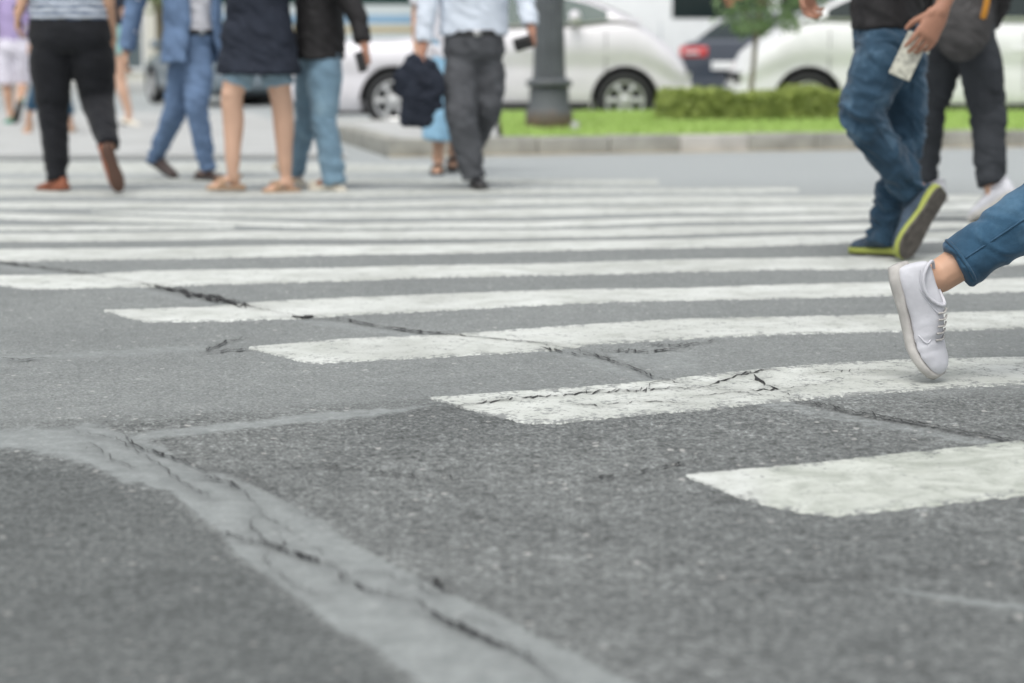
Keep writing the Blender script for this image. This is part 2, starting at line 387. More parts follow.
for ci, (pts, hw, st, wob) in enumerate(CRACKS):
    j = jitter_line(pts, 6, wob, 2.0, ci); g = [gnd(*p) for p in j]; r = random.Random(ci + 50)
    for a, b in zip(g, g[1:]):
        _segs.append((a.x, a.y, b.x, b.y, max(0.022, hw * 1.9), 0.9 * st * r.uniform(0.6, 1.1)))
def crack_at(x, y):
    x = np.asarray(x, float); y = np.asarray(y, float); out = np.zeros_like(x)
    for ax, ay, bx, by, w, s in _segs:
        m = (x > min(ax, bx) - 0.1) & (x < max(ax, bx) + 0.1) & (y > min(ay, by) - 0.1) & (y < max(ay, by) + 0.1)
        if not m.any(): continue
        xx, yy = x[m], y[m]; dx, dy = bx - ax, by - ay; L = dx * dx + dy * dy + 1e-9
        t = np.clip(((xx - ax) * dx + (yy - ay) * dy) / L, 0, 1)
        d = np.hypot(xx - ax - t * dx, yy - ay - t * dy)
        out[m] = np.maximum(out[m], min(s, 1.0) * np.clip(1.35 - d / w * 0.9, 0, 1))
    return out
def band(px, py, up, lo, soft=2.5):
    ux, uy = zip(*up); lx, ly = zip(*lo)
    u = np.interp(px, ux, uy); l = np.interp(px, lx, ly)
    v = np.clip(0.5 + np.minimum(py - u, l - py) / soft, 0, 1)
    return np.where((px >= min(ux[0], lx[0])) & (px <= max(ux[-1], lx[-1])), v, 0)
SEAL = [
    ([(-300, 440), (0, 433), (104, 427), (142, 441), (208, 471), (257, 485), (323, 517), (350, 542), (426, 580), (481, 608), (560, 649), (640, 690), (720, 735), (1100, 1010)],
     [(-300, 458), (0, 452), (55, 457), (109, 476), (175, 496), (213, 526), (235, 553), (268, 575), (328, 624), (383, 657), (415, 683), (500, 735), (880, 1010), (1100, 1011)], 9),
    ([(120, 438), (219, 425), (328, 412), (432, 405)], [(120, 446), (273, 427), (380, 416), (432, 406)], 4),
    ([(-100, 360), (0, 356), (100, 349), (206, 342)], [(-100, 366), (0, 362), (100, 357), (206, 350)], 2.5),
    ([(-60, 256), (93, 277), (258, 309), (440, 336), (560, 346), (655, 375), (845, 411), (1010, 440), (1100, 455)],
     [(-60, 262), (93, 283), (258, 316), (440, 343), (560, 357), (655, 387), (845, 420), (1010, 447), (1100, 462)], 3),
    ([(880, 585), (930, 592), (980, 600), (1040, 606)], [(880, 587), (930, 597), (980, 606), (1040, 612)], 3),
    ([(610, 352), (660, 350), (700, 354)], [(610, 358), (660, 372), (700, 372)], 5),
]
def seal_at(x, y):
    ok = y > 1.2
    px, py = to_px(x, np.where(ok, y, 1.2)); s = np.zeros_like(px)
    wig = 2.2 * np.sin(px * 0.09) + 1.6 * np.sin(px * 0.23 + 1.3) + 1.2 * np.sin(px * 0.051 + py * 0.1)
    for i, (u, l, soft) in enumerate(SEAL):
        k = 0.5 if i == 0 else 0.2
        s = np.maximum(s, band(px, py + wig * k, u, l, soft) * (1.0, 0.85, 0.6, 0.55, 0.9, 0.5)[i])
    low = np.interp(px, [p[0] for p in SEAL[0][1]], [p[1] for p in SEAL[0][1]])
    dark = np.clip((py - low) / 14, 0, 1) * (px < 640)
    dark = np.maximum(dark, 0.35 * np.clip((px - 600) / 200, 0, 1) * np.clip((py - 500) / 30, 0, 1))
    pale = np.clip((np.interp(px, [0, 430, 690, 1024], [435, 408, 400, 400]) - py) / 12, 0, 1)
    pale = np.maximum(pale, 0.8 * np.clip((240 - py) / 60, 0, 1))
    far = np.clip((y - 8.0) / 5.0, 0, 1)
    return np.where(ok, s, 0), np.where(ok, dark, 0), np.where(ok, pale, 0), far
def height_at(x, y):
    return 0.004 * np.sin(x * 2.1 + 0.7) * np.sin(y * 1.3) + 0.003 * np.sin(x * 0.9 - y * 2.3) + 0.0015 * np.sin(x * 5.3 + y * 3.1)

def axis(parts):
    out = [parts[0][0]]
    for a, b, s in parts:
        n = max(1, int(round((b - a) / s))); out += [a + (b - a) * k / n for k in range(1, n + 1)]
    return np.array(out)
xs = axis([(-400, -60, 60), (-60, -10, 5), (-10, -2.7, 0.4), (-2.7, 2.7, 0.0115), (2.7, 10, 0.4), (10, 60, 5), (60, 400, 60)])
ys = axis([(-60, -4, 8), (-4, 2.0, 0.5), (2.0, 4.2, 0.0095), (4.2, 8.2, 0.0125), (8.2, 20, 0.3), (20, 60, 4), (60, 900, 60)])
GX, GY = np.meshgrid(xs, ys); gx, gy = GX.ravel(), GY.ravel()
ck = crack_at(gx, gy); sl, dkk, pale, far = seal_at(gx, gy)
gz = height_at(gx, gy) * np.clip((15 - np.abs(gy)) / 3, 0, 1) * np.clip((9 - np.abs(gx)) / 3, 0, 1) - 0.003 * ck + 0.0006 * sl
stone = np.clip(rng.normal(0, 0.0011, gx.shape), -0.0024, 0.0021) * (1 - 0.75 * np.clip(sl, 0, 1)) * (np.abs(gx) < 2.7) * (gy > 2.0) * (gy < 8.2)
gz = gz + stone          # loose relief of the stones in the surface
nx, ny = len(xs), len(ys)
idx = np.arange(nx * ny).reshape(ny, nx)
quads = np.stack([idx[:-1, :-1], idx[:-1, 1:], idx[1:, 1:], idx[1:, :-1]], -1).reshape(-1, 4)
def grid_mesh(name, co, q):
    me = bpy.data.meshes.new(name); n = len(co)
    me.vertices.add(n); me.vertices.foreach_set('co', np.asarray(co, np.float32).ravel())
    me.loops.add(len(q) * 4); me.loops.foreach_set('vertex_index', q.ravel().astype(np.int32))
    me.polygons.add(len(q)); me.polygons.foreach_set('loop_start', np.arange(0, len(q) * 4, 4, dtype=np.int32))
    me.update(calc_edges=True); me.validate(); return me
def set_attr(me, name, vals):
    a = me.attributes.new(name, 'FLOAT', 'POINT'); a.data.foreach_set('value', np.asarray(vals, np.float32))
me = grid_mesh('road', np.stack([gx, gy, gz], 1), quads)
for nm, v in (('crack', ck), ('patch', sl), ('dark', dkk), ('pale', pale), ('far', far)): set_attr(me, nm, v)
road = tag(from_me('road', me, M['asphalt']), 'cracked grey asphalt road under the zebra crossing', 'road', kind='structure')

# ------------------------------------------------------------------ zebra crossing stripes: (x, top, bottom) read along each stripe
STRIPES = [
    ([(685, 472.5), (720, 469), (800, 462), (900, 451), (1024, 438), (1200, 421)], [(685, 473), (720, 487), (760, 501), (800, 510), (832, 514), (900, 508), (1024, 494), (1200, 473)], 1.0),
    ([(429, 399), (500, 394), (597, 387), (680, 378.5), (750, 371), (833, 364.5), (930, 361), (1024, 358), (1200, 352)], [(429, 400), (480, 413), (525, 423.5), (560, 423), (620, 417), (700, 410), (786, 400), (900, 392), (1024, 385.5), (1200, 376)], 0.8),
    ([(248, 347), (340, 339.6), (450, 334.6), (540, 328), (680, 321), (880, 314.6), (1024, 310.6), (1200, 307)], [(248, 348), (310, 365.5), (340, 364), (440, 359.5), (540, 353), (600, 345.5), (680, 341.5), (880, 333.5), (1024, 329), (1200, 324)], 0.45),
    ([(103, 308.5), (206, 306), (266, 300.5), (340, 296.5), (510, 292), (680, 288), (880, 282), (1024, 276.5), (1200, 271)], [(103, 309.5), (146, 320.6), (232, 319.6), (292, 318), (340, 314.5), (510, 307), (680, 301), (880, 296), (1024, 290), (1200, 285)], 0.2),
    ([(-40, 277), (0, 276.5), (93, 275.5), (146, 272), (232, 270), (340, 269), (510, 265), (680, 260.5), (860, 257), (1024, 253.5), (1200, 250)], [(-40, 279), (26, 290), (133, 287.5), (340, 281), (510, 277), (680, 272.5), (860, 269), (1024, 265), (1200, 261)], 0.2),
    ([(-140, 251), (0, 249), (340, 246), (510, 242), (680, 238), (860, 235), (1200, 229)], [(-140, 256), (-110, 264), (0, 262.5), (340, 256.5), (510, 252), (680, 248), (860, 245), (1200, 239)], 0.15),
    ([(-240, 234), (0, 233.5), (340, 231.5), (510, 229.5), (680, 226), (850, 224), (1200, 219)], [(-240, 235), (-200, 242), (0, 241), (340, 239), (510, 237.5), (680, 233.5), (850, 230.5), (1200, 225)], 0.15),
    ([(-300, 204), (0, 213), (120, 217), (230, 221), (340, 224), (510, 221.5), (680, 217), (850, 214), (1200, 208)], [(-300, 209), (0, 219), (120, 222.5), (230, 226), (340, 229), (510, 227), (680, 222), (850, 219), (1200, 212)], 0.3),
    ([(-300, 226), (0, 226), (120, 226), (235, 227.4)], [(-300, 230.5), (0, 230.3), (120, 229.8), (235, 229.4)], 0.5),
    ([(90, 212), (200, 212), (340, 212), (510, 210), (680, 207), (850, 205.5), (1100, 201)], [(90, 213), (200, 217), (340, 219), (510, 217), (680, 213), (850, 212), (1100, 207)], 0.3),
    ([(-300, 203), (0, 202.5), (340, 201.5), (680, 197), (850, 196), (1010, 195)], [(-300, 209), (0, 208.5), (340, 208), (680, 204.5), (850, 203), (1040, 201)], 0.6),
    ([(-300, 190), (0, 190), (200, 190), (340, 189.5), (500, 188.5), (665, 188), (760, 187.5)], [(-300, 197), (0, 197), (200, 196.5), (340, 196), (500, 194.5), (690, 193), (800, 192)], 0.9),
    ([(-300, 178), (0, 178), (300, 178.5), (460, 179), (620, 179.5)], [(-300, 185), (0, 185), (300, 184.5), (460, 184.5), (660, 184.5)], 1.0),
    ([(-300, 161.5), (0, 161.5), (300, 163.5), (440, 165)], [(-300, 173.5), (0, 173.5), (300, 173.5), (480, 172)], 0.9),
]
for si, (top, bot, wear) in enumerate(STRIPES):
    near = si < 6
    end = {0: 2300, 1: 2100, 2: 1900, 3: 1750, 4: 1600, 5: 1500, 6: 1450, 7: 1400, 9: 1350}.get(si)
    if end:                     # carry on straight beyond the picture's edge to the crossing's far side
        top, bot = [l + [(end, l[-1][1] + (l[-1][1] - l[-2][1]) / (l[-1][0] - l[-2][0]) * (end - l[-1][0]))] for l in (top, bot)]
    nu, nv = (760, 44) if si < 5 else (320, 12)
    x0, x1 = top[0][0], max(top[-1][0], bot[-1][0])
    u = np.linspace(0, 1, nu); u = u if si > 4 else u ** 1.0
    px = x0 + (x1 - x0) * u
    def smooth_interp(pts):
        y = np.interp(px, [p[0] for p in pts], [p[1] for p in pts])
        k = np.hanning(13); k /= k.sum(); z = np.convolve(np.pad(y, 6, mode='edge'), k, 'valid')
        z[:10] = y[:10]; return z
    T, B = smooth_interp(top), smooth_interp(bot)
    rr = np.random.default_rng(si)
    jag = lambda a: np.convolve(rr.normal(0, a, nu + 4), [0.2, 0.2, 0.2, 0.2, 0.2], 'valid') if near else 0
    amp = max(0.15, 0.55 - si * 0.09)
    T = T + jag(amp); B = B + jag(amp)
    B = np.maximum(B, T + 0.4)
    co = []
    v = np.concatenate([[0.0], np.linspace(0.012, 0.988, nv - 2), [1.0]])
    PX = np.repeat(px[:, None], nv, 1); PY = T[:, None] * (1 - v) + B[:, None] * v
    a = (PX - 512) / FPX; b = (341.5 - PY) / FPX; dz = -SP + b * CP
    t = -CAM_H / dz; X = a * t; Y = (CP + b * SP) * t
    fade = np.clip((15 - Y) / 3, 0, 1) * np.clip((9 - np.abs(X)) / 3, 0, 1)
    c = crack_at(X.ravel(), Y.ravel())
    edge = np.minimum(v, 1 - v)[None, :] * np.ones((nu, 1)); edge = np.clip(1 - edge * 7, 0, 1)
    edge[:6] = np.maximum(edge[:6], 0.7)
    Z = height_at(X, Y) * fade + 0.0028
    Z[:, 0] -= 0.0045; Z[:, -1] -= 0.0045; Z[0] -= 0.0045; Z[-1] -= 0.0045
    Zr = Z.ravel() - 0.001 * c
    idx = np.arange(nu * nv).reshape(nu, nv)
    q = np.stack([idx[:-1, :-1], idx[:-1, 1:], idx[1:, 1:], idx[1:, :-1]], -1).reshape(-1, 4)
    me = grid_mesh('crosswalk_stripe', np.stack([X.ravel(), Y.ravel(), Zr], 1), q)
    set_attr(me, 'crack', np.clip(c * 0.95, 0, 1)); set_attr(me, 'wear', (0.25 * (wear if si else 0.1) + (0.34 if si < 6 else 0.2) * edge).ravel())
    gr = np.zeros((nu, nv)) + (wear if si == 0 else wear * 0.35)
    if si == 0: gr = gr * np.clip((PX - 735) / 40, 0.1, 1)
    set_attr(me, 'grime', gr.ravel())
    from_me('crosswalk_stripe', me, M['paint'], road)

# the open cracks themselves: dark crevices with uneven edges, breaking off here and there
M['crevice'] = mat('dark crack', (0.020, 0.020, 0.020), 0.95, var=0.5, vscale=40)
for ci, (pts, hw, st, wob) in enumerate(CRACKS):
    vs, fs = [], []
    for strand in range(3 if hw > 0.012 else 2 if hw > 0.0055 else 1):
        r = random.Random(ci * 7 + strand); k = (0.85, 0.5, 0.4)[strand]
        ln = jitter_line(pts, 4, wob * (0.9 + strand * 0.9), 2.2 + strand, ci * 5 + strand)
        if strand: a_ = r.randint(0, max(0, len(ln) // 2)); ln = ln[a_:a_ + max(4, len(ln) // 2)]
        g = [gnd(*p) for p in ln]; n = len(g); b0 = len(vs)
        for i, p in enumerate(g):
            d = (g[min(i + 1, n - 1)] - g[max(i - 1, 0)]).normalized(); nr = V((-d.y, d.x, 0))
            e = min(1, 5 * min(i, n - 1 - i) / max(1, n - 1) + 0.15)
            w = hw * k * e * 0.55 * (0.22 + 1.7 * abs(noise.noise(V((p.x * 11, p.y * 11, ci + strand)))) + r.uniform(0, 0.5))
            fd = max(0, min(1, (15 - p.y) / 3)) * max(0, min(1, (9 - abs(p.x)) / 3))
            z = float(height_at(p.x, p.y)) * fd + 0.0042 + strand * 0.0003
            vs += [V((p.x, p.y, z)) + nr * w * r.uniform(0.4, 1.4), V((p.x, p.y, z)) - nr * w * r.uniform(0.4, 1.4)]
        for i in range(n - 1):
            if r.random() > (0.03 if st > 0.65 else 0.18) + 0.10 * (strand > 0): fs.append((b0 + 2 * i, b0 + 2 * i + 1, b0 + 2 * i + 3, b0 + 2 * i + 2))
    pydata('crack', vs, fs, M['crevice'], road, smooth=False)

# ------------------------------------------------------------------ pavement at the left and planted median with kerb
def prism(bm, poly, z0, z1):
    lo = [bm.verts.new((p[0], p[1], z0)) for p in poly]; hi = [bm.verts.new((p[0], p[1], z1)) for p in poly]
    n = len(poly)
    bm.faces.new(hi); bm.faces.new(lo[::-1])
    for i in range(n): bm.faces.new((lo[i], lo[(i + 1) % n], hi[(i + 1) % n], hi[i]))
K0, K1 = gnd(388, 157.5), gnd(1024, 147)
KD = (K1 - K0).normalized(); KN = V((-KD.y, KD.x, 0))         # along the kerb, and away from the camera
KL = gnd(338, 141)                                            # where the kerb turns back at the left
KEND = K0 + KD * 26
bm = bmesh.new()
p1 = gnd(-700, 162); p2 = gnd(346, 158.5)
prism(bm, [(p1.x, p1.y), (p2.x, p2.y), (KL.x - 0.1, KL.y), (KL.x - 2.0, KL.y + 9.0), (p1.x - 4, 27.5)], -0.05, 0.035)
tag(obj('pavement', bm, M['concrete'], smooth=False), 'pale concrete pavement beyond the crossing at the left', 'pavement', kind='structure')
bm = bmesh.new()
p1b, p2b = V((p1.x, p1.y - 0.10, 0)), V((p2.x, p2.y - 0.10, 0))
prism(bm, [(p1b.x, p1b.y), (p2b.x, p2b.y), (p2.x, p2.y - 0.004), (p1.x, p1.y - 0.004)], -0.05, 0.006)  # gutter strip coloured dark to paint in the low kerb's shadow
tag(obj('gutter', bm, mat('shadow painted gutter', (0.10, 0.105, 0.105), 0.9, var=0.2), smooth=False), 'shadow painted gutter strip in front of the pale pavement', 'gutter', kind='structure')

median = empty('median', K0); tag(median, 'planted traffic island with grey kerb stones and lawn', 'traffic island', kind='structure')
def mound(p):
    s = (p - K0).dot(KN); l = (p - K0).dot(KD)
    return 0.135 + 0.085 * max(0, min(1, s / 3.2)) * max(0, min(1, (4.9 - s) / 0.8)) * max(0, min(1, (l - 0.3) / 1.5))
KW, KH = 0.16, 0.145
def kerb_run(a, b, inward, length=0.62):
    d = (b - a); L = d.length; d.normalize(); n = max(1, int(round(L / length)))
    for i in range(n):
        s0, s1 = L * i / n + 0.003, L * (i + 1) / n - 0.003
        r = random.Random(i * 3 + int(a.x * 10))
        bm = bmesh.new(); box(bm, (s0, 0, -0.06), (s1, KW, KH + r.uniform(-0.004, 0.004)), 0.018)
        m4 = Matrix.Identity(4); m4.col[0][:3] = d; m4.col[1][:3] = inward; m4.col[2][:3] = (0, 0, 1); m4.col[3][:3] = a
        bmesh.ops.transform(bm, matrix=m4, verts=bm.verts[:])
        pxc = to_px(*(a + d * ((s0 + s1) / 2))[:2])[0]
        obj('kerb_stone', bm, M['kerb_pale'] if (a - K0).length < 0.1 and d.dot(KD) > 0.9 and 712 < pxc < 782 else M['kerb'], median, keep=True)
kerb_run(K0, KEND, KN)
bm = bmesh.new(); n = 160; rr_ = random.Random(5); va, vb = [], []
for i in range(n + 1):
    p = K0 + KD * (25.0 * i / n); w = 0.06 + 0.14 * abs(noise.noise(V((i * 0.21, 3.3, 0)))) + rr_.uniform(0, 0.03)
    va.append(bm.verts.new((p.x, p.y, 0.007))); q = p - KN * w; vb.append(bm.verts.new((q.x, q.y, 0.005)))
for i in range(n): bm.faces.new((va[i], vb[i], vb[i + 1], va[i + 1]))
obj('sand_strip', bm, mat('dusty sand', (0.52, 0.46, 0.35), 0.95, var=0.2, vscale=5), road, smooth=False)
inl = V(((KL - K0).y, -(KL - K0).x, 0)).normalized()
kerb_run(KL, K0 + (KL - K0).normalized() * 0.02, inl if inl.x > 0 else -inl)
# paved nose and lawn bed
G0 = K0 + KD * 0.95
BW = 5.0
bm = bmesh.new()
nose = [K0 + KN * KW + KD * 0.05, G0 + KN * KW, G0 + KN * BW + KD * (0.33 * BW), KL + KN * 1.7 + V((0.1, 0, 0)), KL + V((0.17, 0.03, 0))]
prism(bm, [(p.x, p.y) for p in nose], -0.05, 0.132)
obj('paved_nose', bm, M['concrete'], median, smooth=False, keep=True)
bm = bmesh.new(); nl, nw = 60, 14; vv = {}
for i in range(nl + 1):
    for j in range(nw + 1):
        sj = KW + (BW - KW) * j / nw; p = G0 + KD * (25 * i / nl + 0.33 * sj) + KN * sj; p.z = mound(p) - 0.008
        vv[i, j] = bm.verts.new(p)
for i in range(nl):
    for j in range(nw): bm.faces.new((vv[i, j], vv[i + 1, j], vv[i + 1, j + 1], vv[i, j + 1]))
obj('lawn_bed', bm, M['soil'], median, keep=True)
bb0 = G0 + KN * BW; bm = bmesh.new()
m4 = Matrix.Identity(4); m4.col[0][:3] = KD; m4.col[1][:3] = KN; m4.col[3][:3] = bb0
box(bm, (-0.6, 0.0, -0.06), (26, 0.16, 0.14), 0.02, m4); obj('back_kerb', bm, M['kerb'], median, keep=True)
# grass blades
vs, fs = [], []
r = random.Random(3)
for k in range(46000):
    l = 14 * r.random() ** 1.2; s = KW + 0.03 + (BW - KW - 0.05) * r.random()
    p = G0 + KD * (l + 0.02 + 0.33 * s) + KN * s; p.z = mound(p) - 0.012
    a = r.uniform(0, 6.28); h = r.uniform(0.025, 0.06); w = r.uniform(0.006, 0.012)
    d = V((math.cos(a), math.sin(a), 0)); t = V((r.uniform(-1, 1), r.uniform(-1, 1), 0)) * h * 0.6
    i = len(vs); vs += [p - d * w, p + d * w, p + t + V((0, 0, h))]; fs.append((i, i + 1, i + 2))
tag(pydata('lawn_grass', vs, fs, M['grass'], smooth=False), 'short bright green grass growing on the traffic island', 'grass', kind='stuff')

# ------------------------------------------------------------------ people
def hand(bm, w, d, n, t, s=1.0, curl=(0.35, 0.5, 0.4), thumb=(0.7, 0.5, 0.35)):
    d = d.normalized(); n = (n - d * n.dot(d)).normalized(); t = (t - d * t.dot(d) - n * t.dot(n)).normalized()
    tube(bm, [w - d * 0.02 * s, w + d * 0.03 * s, w + d * 0.082 * s], [(0.026 * s, 0.018 * s), (0.038 * s, 0.017 * s), (0.041 * s, 0.013 * s)], 14, t)
    for i, (off, ln) in enumerate(((0.033, 0.072), (0.011, 0.081), (-0.011, 0.075), (-0.032, 0.058))):
        p = w + d * (0.078 - abs(off - 0.005) * 0.15) * s + t * off * s; a = 0.0; pts = [p]
        sp = t * off * 0.35
        for c, fr in zip(curl, (0.44, 0.31, 0.25)):
            a += c * (1 + 0.12 * i); p = p + (d * math.cos(a) + n * math.sin(a) + sp / 0.08 * 0.06) * ln * fr * s; pts.append(p)
        tube(bm, pts, [0.0088 * s, 0.0085 * s, 0.0078 * s, 0.0065 * s], 10, t)
    p = w + d * 0.022 * s + t * 0.026 * s
    q = p + (d * thumb[0] + t * thumb[1] + n * thumb[2]).normalized() * 0.048 * s
    e = q + (d * 0.9 + t * 0.1 + n * thumb[2] * 1.3).normalized() * 0.036 * s
    tube(bm, [p - d * 0.01 * s, p, q, e], [0.015 * s, 0.0145 * s, 0.0105 * s, 0.008 * s], 10, t)

def shoe(parent, heel, toe, up, mats, L=None, kind='sneaker', bend=0.0, wid=1.0, laces=True, sole_h=0.028):
    """heel, toe: ends of the sole's underside; up: away from the sole"""
    a = toe - heel; L0 = a.length; a.normalize()
    L = L or L0; heel = toe - a * L
    u = (up - a * up.dot(a)).normalized(); sd_ = a.cross(u)
    tb = 0.68 * L
    def mp(t, y, h):
        if t <= tb or bend == 0: return heel + a * t + u * h + sd_ * y
        c, s_ = math.cos(bend), math.sin(bend); k = t - tb
        return heel + a * (tb + k * c - h * s_) + u * (k * s_ + h * c) + sd_ * y
    W = [(0.0, .020), (.03, .027), (.10, .033), (.22, .034), (.38, .033), (.52, .038), (.66, .045), (.78, .047), (.88, .042), (.95, .030), (.985, .018), (1.0, .006)]
    if kind == 'sneaker': Hh = [(0, .070), (.03, .078), (.10, .082), (.22, .078), (.38, .085), (.52, .074), (.66, .055), (.78, .044), (.88, .036), (.95, .028), (.985, .018), (1, .008)]
    elif kind == 'dress': Hh = [(0, .055), (.03, .062), (.10, .064), (.22, .060), (.38, .068), (.52, .058), (.66, .044), (.78, .036), (.88, .031), (.95, .025), (.985, .016), (1, .007)]
    else: Hh = [(0, .006), (.03, .008), (.10, .008), (.22, .008), (.38, .008), (.52, .008), (.66, .008), (.78, .008), (.88, .008), (.95, .008), (.985, .006), (1, .004)]
    st = [(t * L, w * wid * L / 0.28, h) for (t, w), (_, h) in zip(W, Hh)]
    if kind == 'dress': sole_h = 0.016
    # sole
    bm = bmesh.new(); rings = []
    for t, w, h in st:
        hh = sole_h * (1.15 if t < 0.3 * L else 0.9); hh = hh if kind != 'dress' else (0.026 if t < 0.27 * L else 0.012)
        w2 = w + 0.004
        rings.append([bm.verts.new(mp(t, y, z)) for y, z in ((-w2 * .92, 0), (-w2, hh * .35), (-w2, hh * .8), (-w2 * .9, hh), (w2 * .9, hh), (w2, hh * .8), (w2, hh * .35), (w2 * .92, 0))])
    for r0, r1 in zip(rings, rings[1:]):
        for k in range(8): bm.faces.new((r0[k], r0[(k + 1) % 8], r1[(k + 1) % 8], r1[k]))
    bm.faces.new(rings[0][::-1]); bm.faces.new(rings[-1])
    if kind == 'sandal':
        so = obj('sandal', bm, mats[1], parent, keep=True)
        for t, hgt in ((0.62, 0.045), (0.72, 0.040)):
            bm = bmesh.new()
            pts = [mp(t * L, math.cos(q) * 0.044 * wid, sole_h + math.sin(q) * hgt) for q in np.linspace(0, math.pi, 9)]
            tube(bm, pts, [(0.010, 0.004)] * 9, 8, a, sub=1); obj('strap', bm, mats[0], so, keep=True)
        bm = bmesh.new()
        pts = [mp((0.30 - 0.22 * math.sin(q)) * L, math.cos(q) * 0.036 * wid, sole_h + 0.055) for q in np.linspace(0, math.pi, 9)]
        tube(bm, pts, [(0.004, 0.008)] * 9, 8, a, sub=1)
        obj('strap', bm, mats[0], so, keep=True); return so
    bm = bmesh.new(); rings = []; n = 15
    for t, w, h in st:
        ring = []
        for k in range(n):
            q = math.pi * k / (n - 1)
            y = math.cos(q) * w * (1.0 if q in (0, math.pi) else 1.0); z = math.sin(q) ** 0.75 * h
            y *= 1 - 0.30 * (z / max(h, 1e-4)) ** 2 * (1 if t < 0.6 * L else 0.4)
            ring.append(bm.verts.new(mp(t, y, sole_h * 0.7 + z)))
        rings.append(ring)
    for r0, r1 in zip(rings, rings[1:]):
        for k in range(n - 1): bm.faces.new((r0[k], r0[k + 1], r1[k + 1], r1[k]))
        bm.faces.new((r0[0], r1[0], r1[-1], r0[-1]))
    bm.faces.new(rings[0]); bm.faces.new(rings[-1][::-1])
    me = baked(bm, [lambda o: setattr(o.modifiers.new('s', 'SUBSURF'), 'levels', 2)])
    ball_ = mp(0.64 * L, 0, 0.03)
    def crease(p):
        k = (p - ball_).dot(a); f = math.exp(-(k / 0.035) ** 2)
        return -f * max(0, math.sin(k * 230 + (p - ball_).dot(sd_) * 40)) * 1.0 + noise.noise(p * 28) * 0.5
    folds(me, 0.0035, crease)
    up_o = from_me('shoe', me, mats[0], parent)
    if kind == 'sneaker':
        hf = lambda t: float(np.interp(t / L, [x for x, _ in Hh], [x for _, x in Hh])); wf = lambda t: float(np.interp(t / L, [x for x, _ in W], [x for _, x in W])) * wid * L / 0.28
        def surf(t, q):
            h, w = hf(t), wf(t); z = math.sin(q) ** 0.75 * h; y = math.cos(q) * w * (1 - 0.30 * (z / h) ** 2 * (1 if t < 0.6 * L else 0.4)); return mp(t, y * 1.01, sole_h * 0.7 + z * 1.01)
        for sg in (1, -1):           # quarter and toe-cap seams
            qq = (lambda q: q) if sg > 0 else (lambda q: math.pi - q)
            bm = bmesh.new(); tube(bm, [surf(t * L, qq(q)) for t, q in ((0.06, 0.75), (0.2, 0.6), (0.36, 0.75), (0.46, 1.15))], [0.0016] * 4, 6, a, sub=3); obj('seam', bm, mats[0], up_o, keep=True)
            bm = bmesh.new(); tube(bm, [surf(t * L, qq(q)) for t, q in ((0.58, 0.25), (0.66, 0.6), (0.70, 1.0), (0.72, 1.5))], [0.0016] * 4, 6, a, sub=3); obj('seam', bm, mats[0], up_o, keep=True)
        bm = bmesh.new(); n_ = 20
        tube(bm, [mp((0.205 - 0.19 * math.cos(2 * math.pi * k / n_)) * L, math.sin(2 * math.pi * k / n_) * 0.027 * wid, sole_h * 0.7 + 0.074 + 0.010 * math.cos(4 * math.pi * k / n_)) for k in range(n_ + 1)], [0.0042] * (n_ + 1), 8, u, sub=1)
        obj('collar', bm, mats[0], up_o, keep=True)
    # sole as child
    bmesh.ops.recalc_face_normals
    bm2 = bmesh.new(); rings = []
    for t, w, h in st:
        hh = sole_h * (1.15 if t < 0.3 * L else 0.9); hh = hh if kind != 'dress' else (0.026 if t < 0.27 * L else 0.012)
        w2 = w + 0.004
        rings.append([bm2.verts.new(mp(t + (0.004 if t > .9 * L else (-0.004 if t < .02 * L else 0)), y, z)) for y, z in ((-w2 * .92, 0), (-w2, hh * .35), (-w2, hh * .8), (-w2 * .9, hh), (w2 * .9, hh), (w2, hh * .8), (w2, hh * .35), (w2 * .92, 0))])
    for r0, r1 in zip(rings, rings[1:]):
        for k in range(8): bm2.faces.new((r0[k], r0[(k + 1) % 8], r1[(k + 1) % 8], r1[k]))
    bm2.faces.new(rings[0][::-1]); bm2.faces.new(rings[-1])
    obj('sole', bm2, mats[1], up_o, keep=True)
    if len(mats) > 2 and mats[2] is not None:        # dark outsole under a coloured midsole
        bm3 = bmesh.new(); top, bot = [], []
        for t, w, h in st:
            for s_ in (1,): top.append((t, w + 0.0025))
        vt = [bm3.verts.new(mp(t, w, -0.006)) for t, w in top] + [bm3.verts.new(mp(t, -w, -0.006)) for t, w in top[::-1]]
        vb = [bm3.verts.new(mp(t, w, 0.004)) for t, w in top] + [bm3.verts.new(mp(t, -w, 0.004)) for t, w in top[::-1]]
        k = len(vt); bm3.faces.new(vt); bm3.faces.new(vb[::-1])
        for i in range(k): bm3.faces.new((vt[i], vt[(i + 1) % k], vb[(i + 1) % k], vb[i]))
        obj('outsole', bm3, mats[2], up_o, smooth=False, keep=True)
    if laces and kind == 'sneaker':
        bm = bmesh.new()
        for j in range(5):
            t = (0.44 + 0.055 * j) * L; h = float(np.interp(t / L, [x for x, _ in Hh], [x for _, x in Hh]))
            pts = [mp(t + 0.004 * math.sin(q), y, sole_h * 0.7 + h + 0.001 - abs(y) * 0.22) for q, y in zip(np.linspace(0, 3, 5), np.linspace(-0.019, 0.019, 5))]
            tube(bm, pts, [0.0024] * 5, 8, a, sub=1)
        obj('laces', bm, mats[3] if len(mats) > 3 else mats[1], up_o, keep=True)
    if True: bm_dead = None
    # the first sole bmesh is only used for sandals
    return up_o

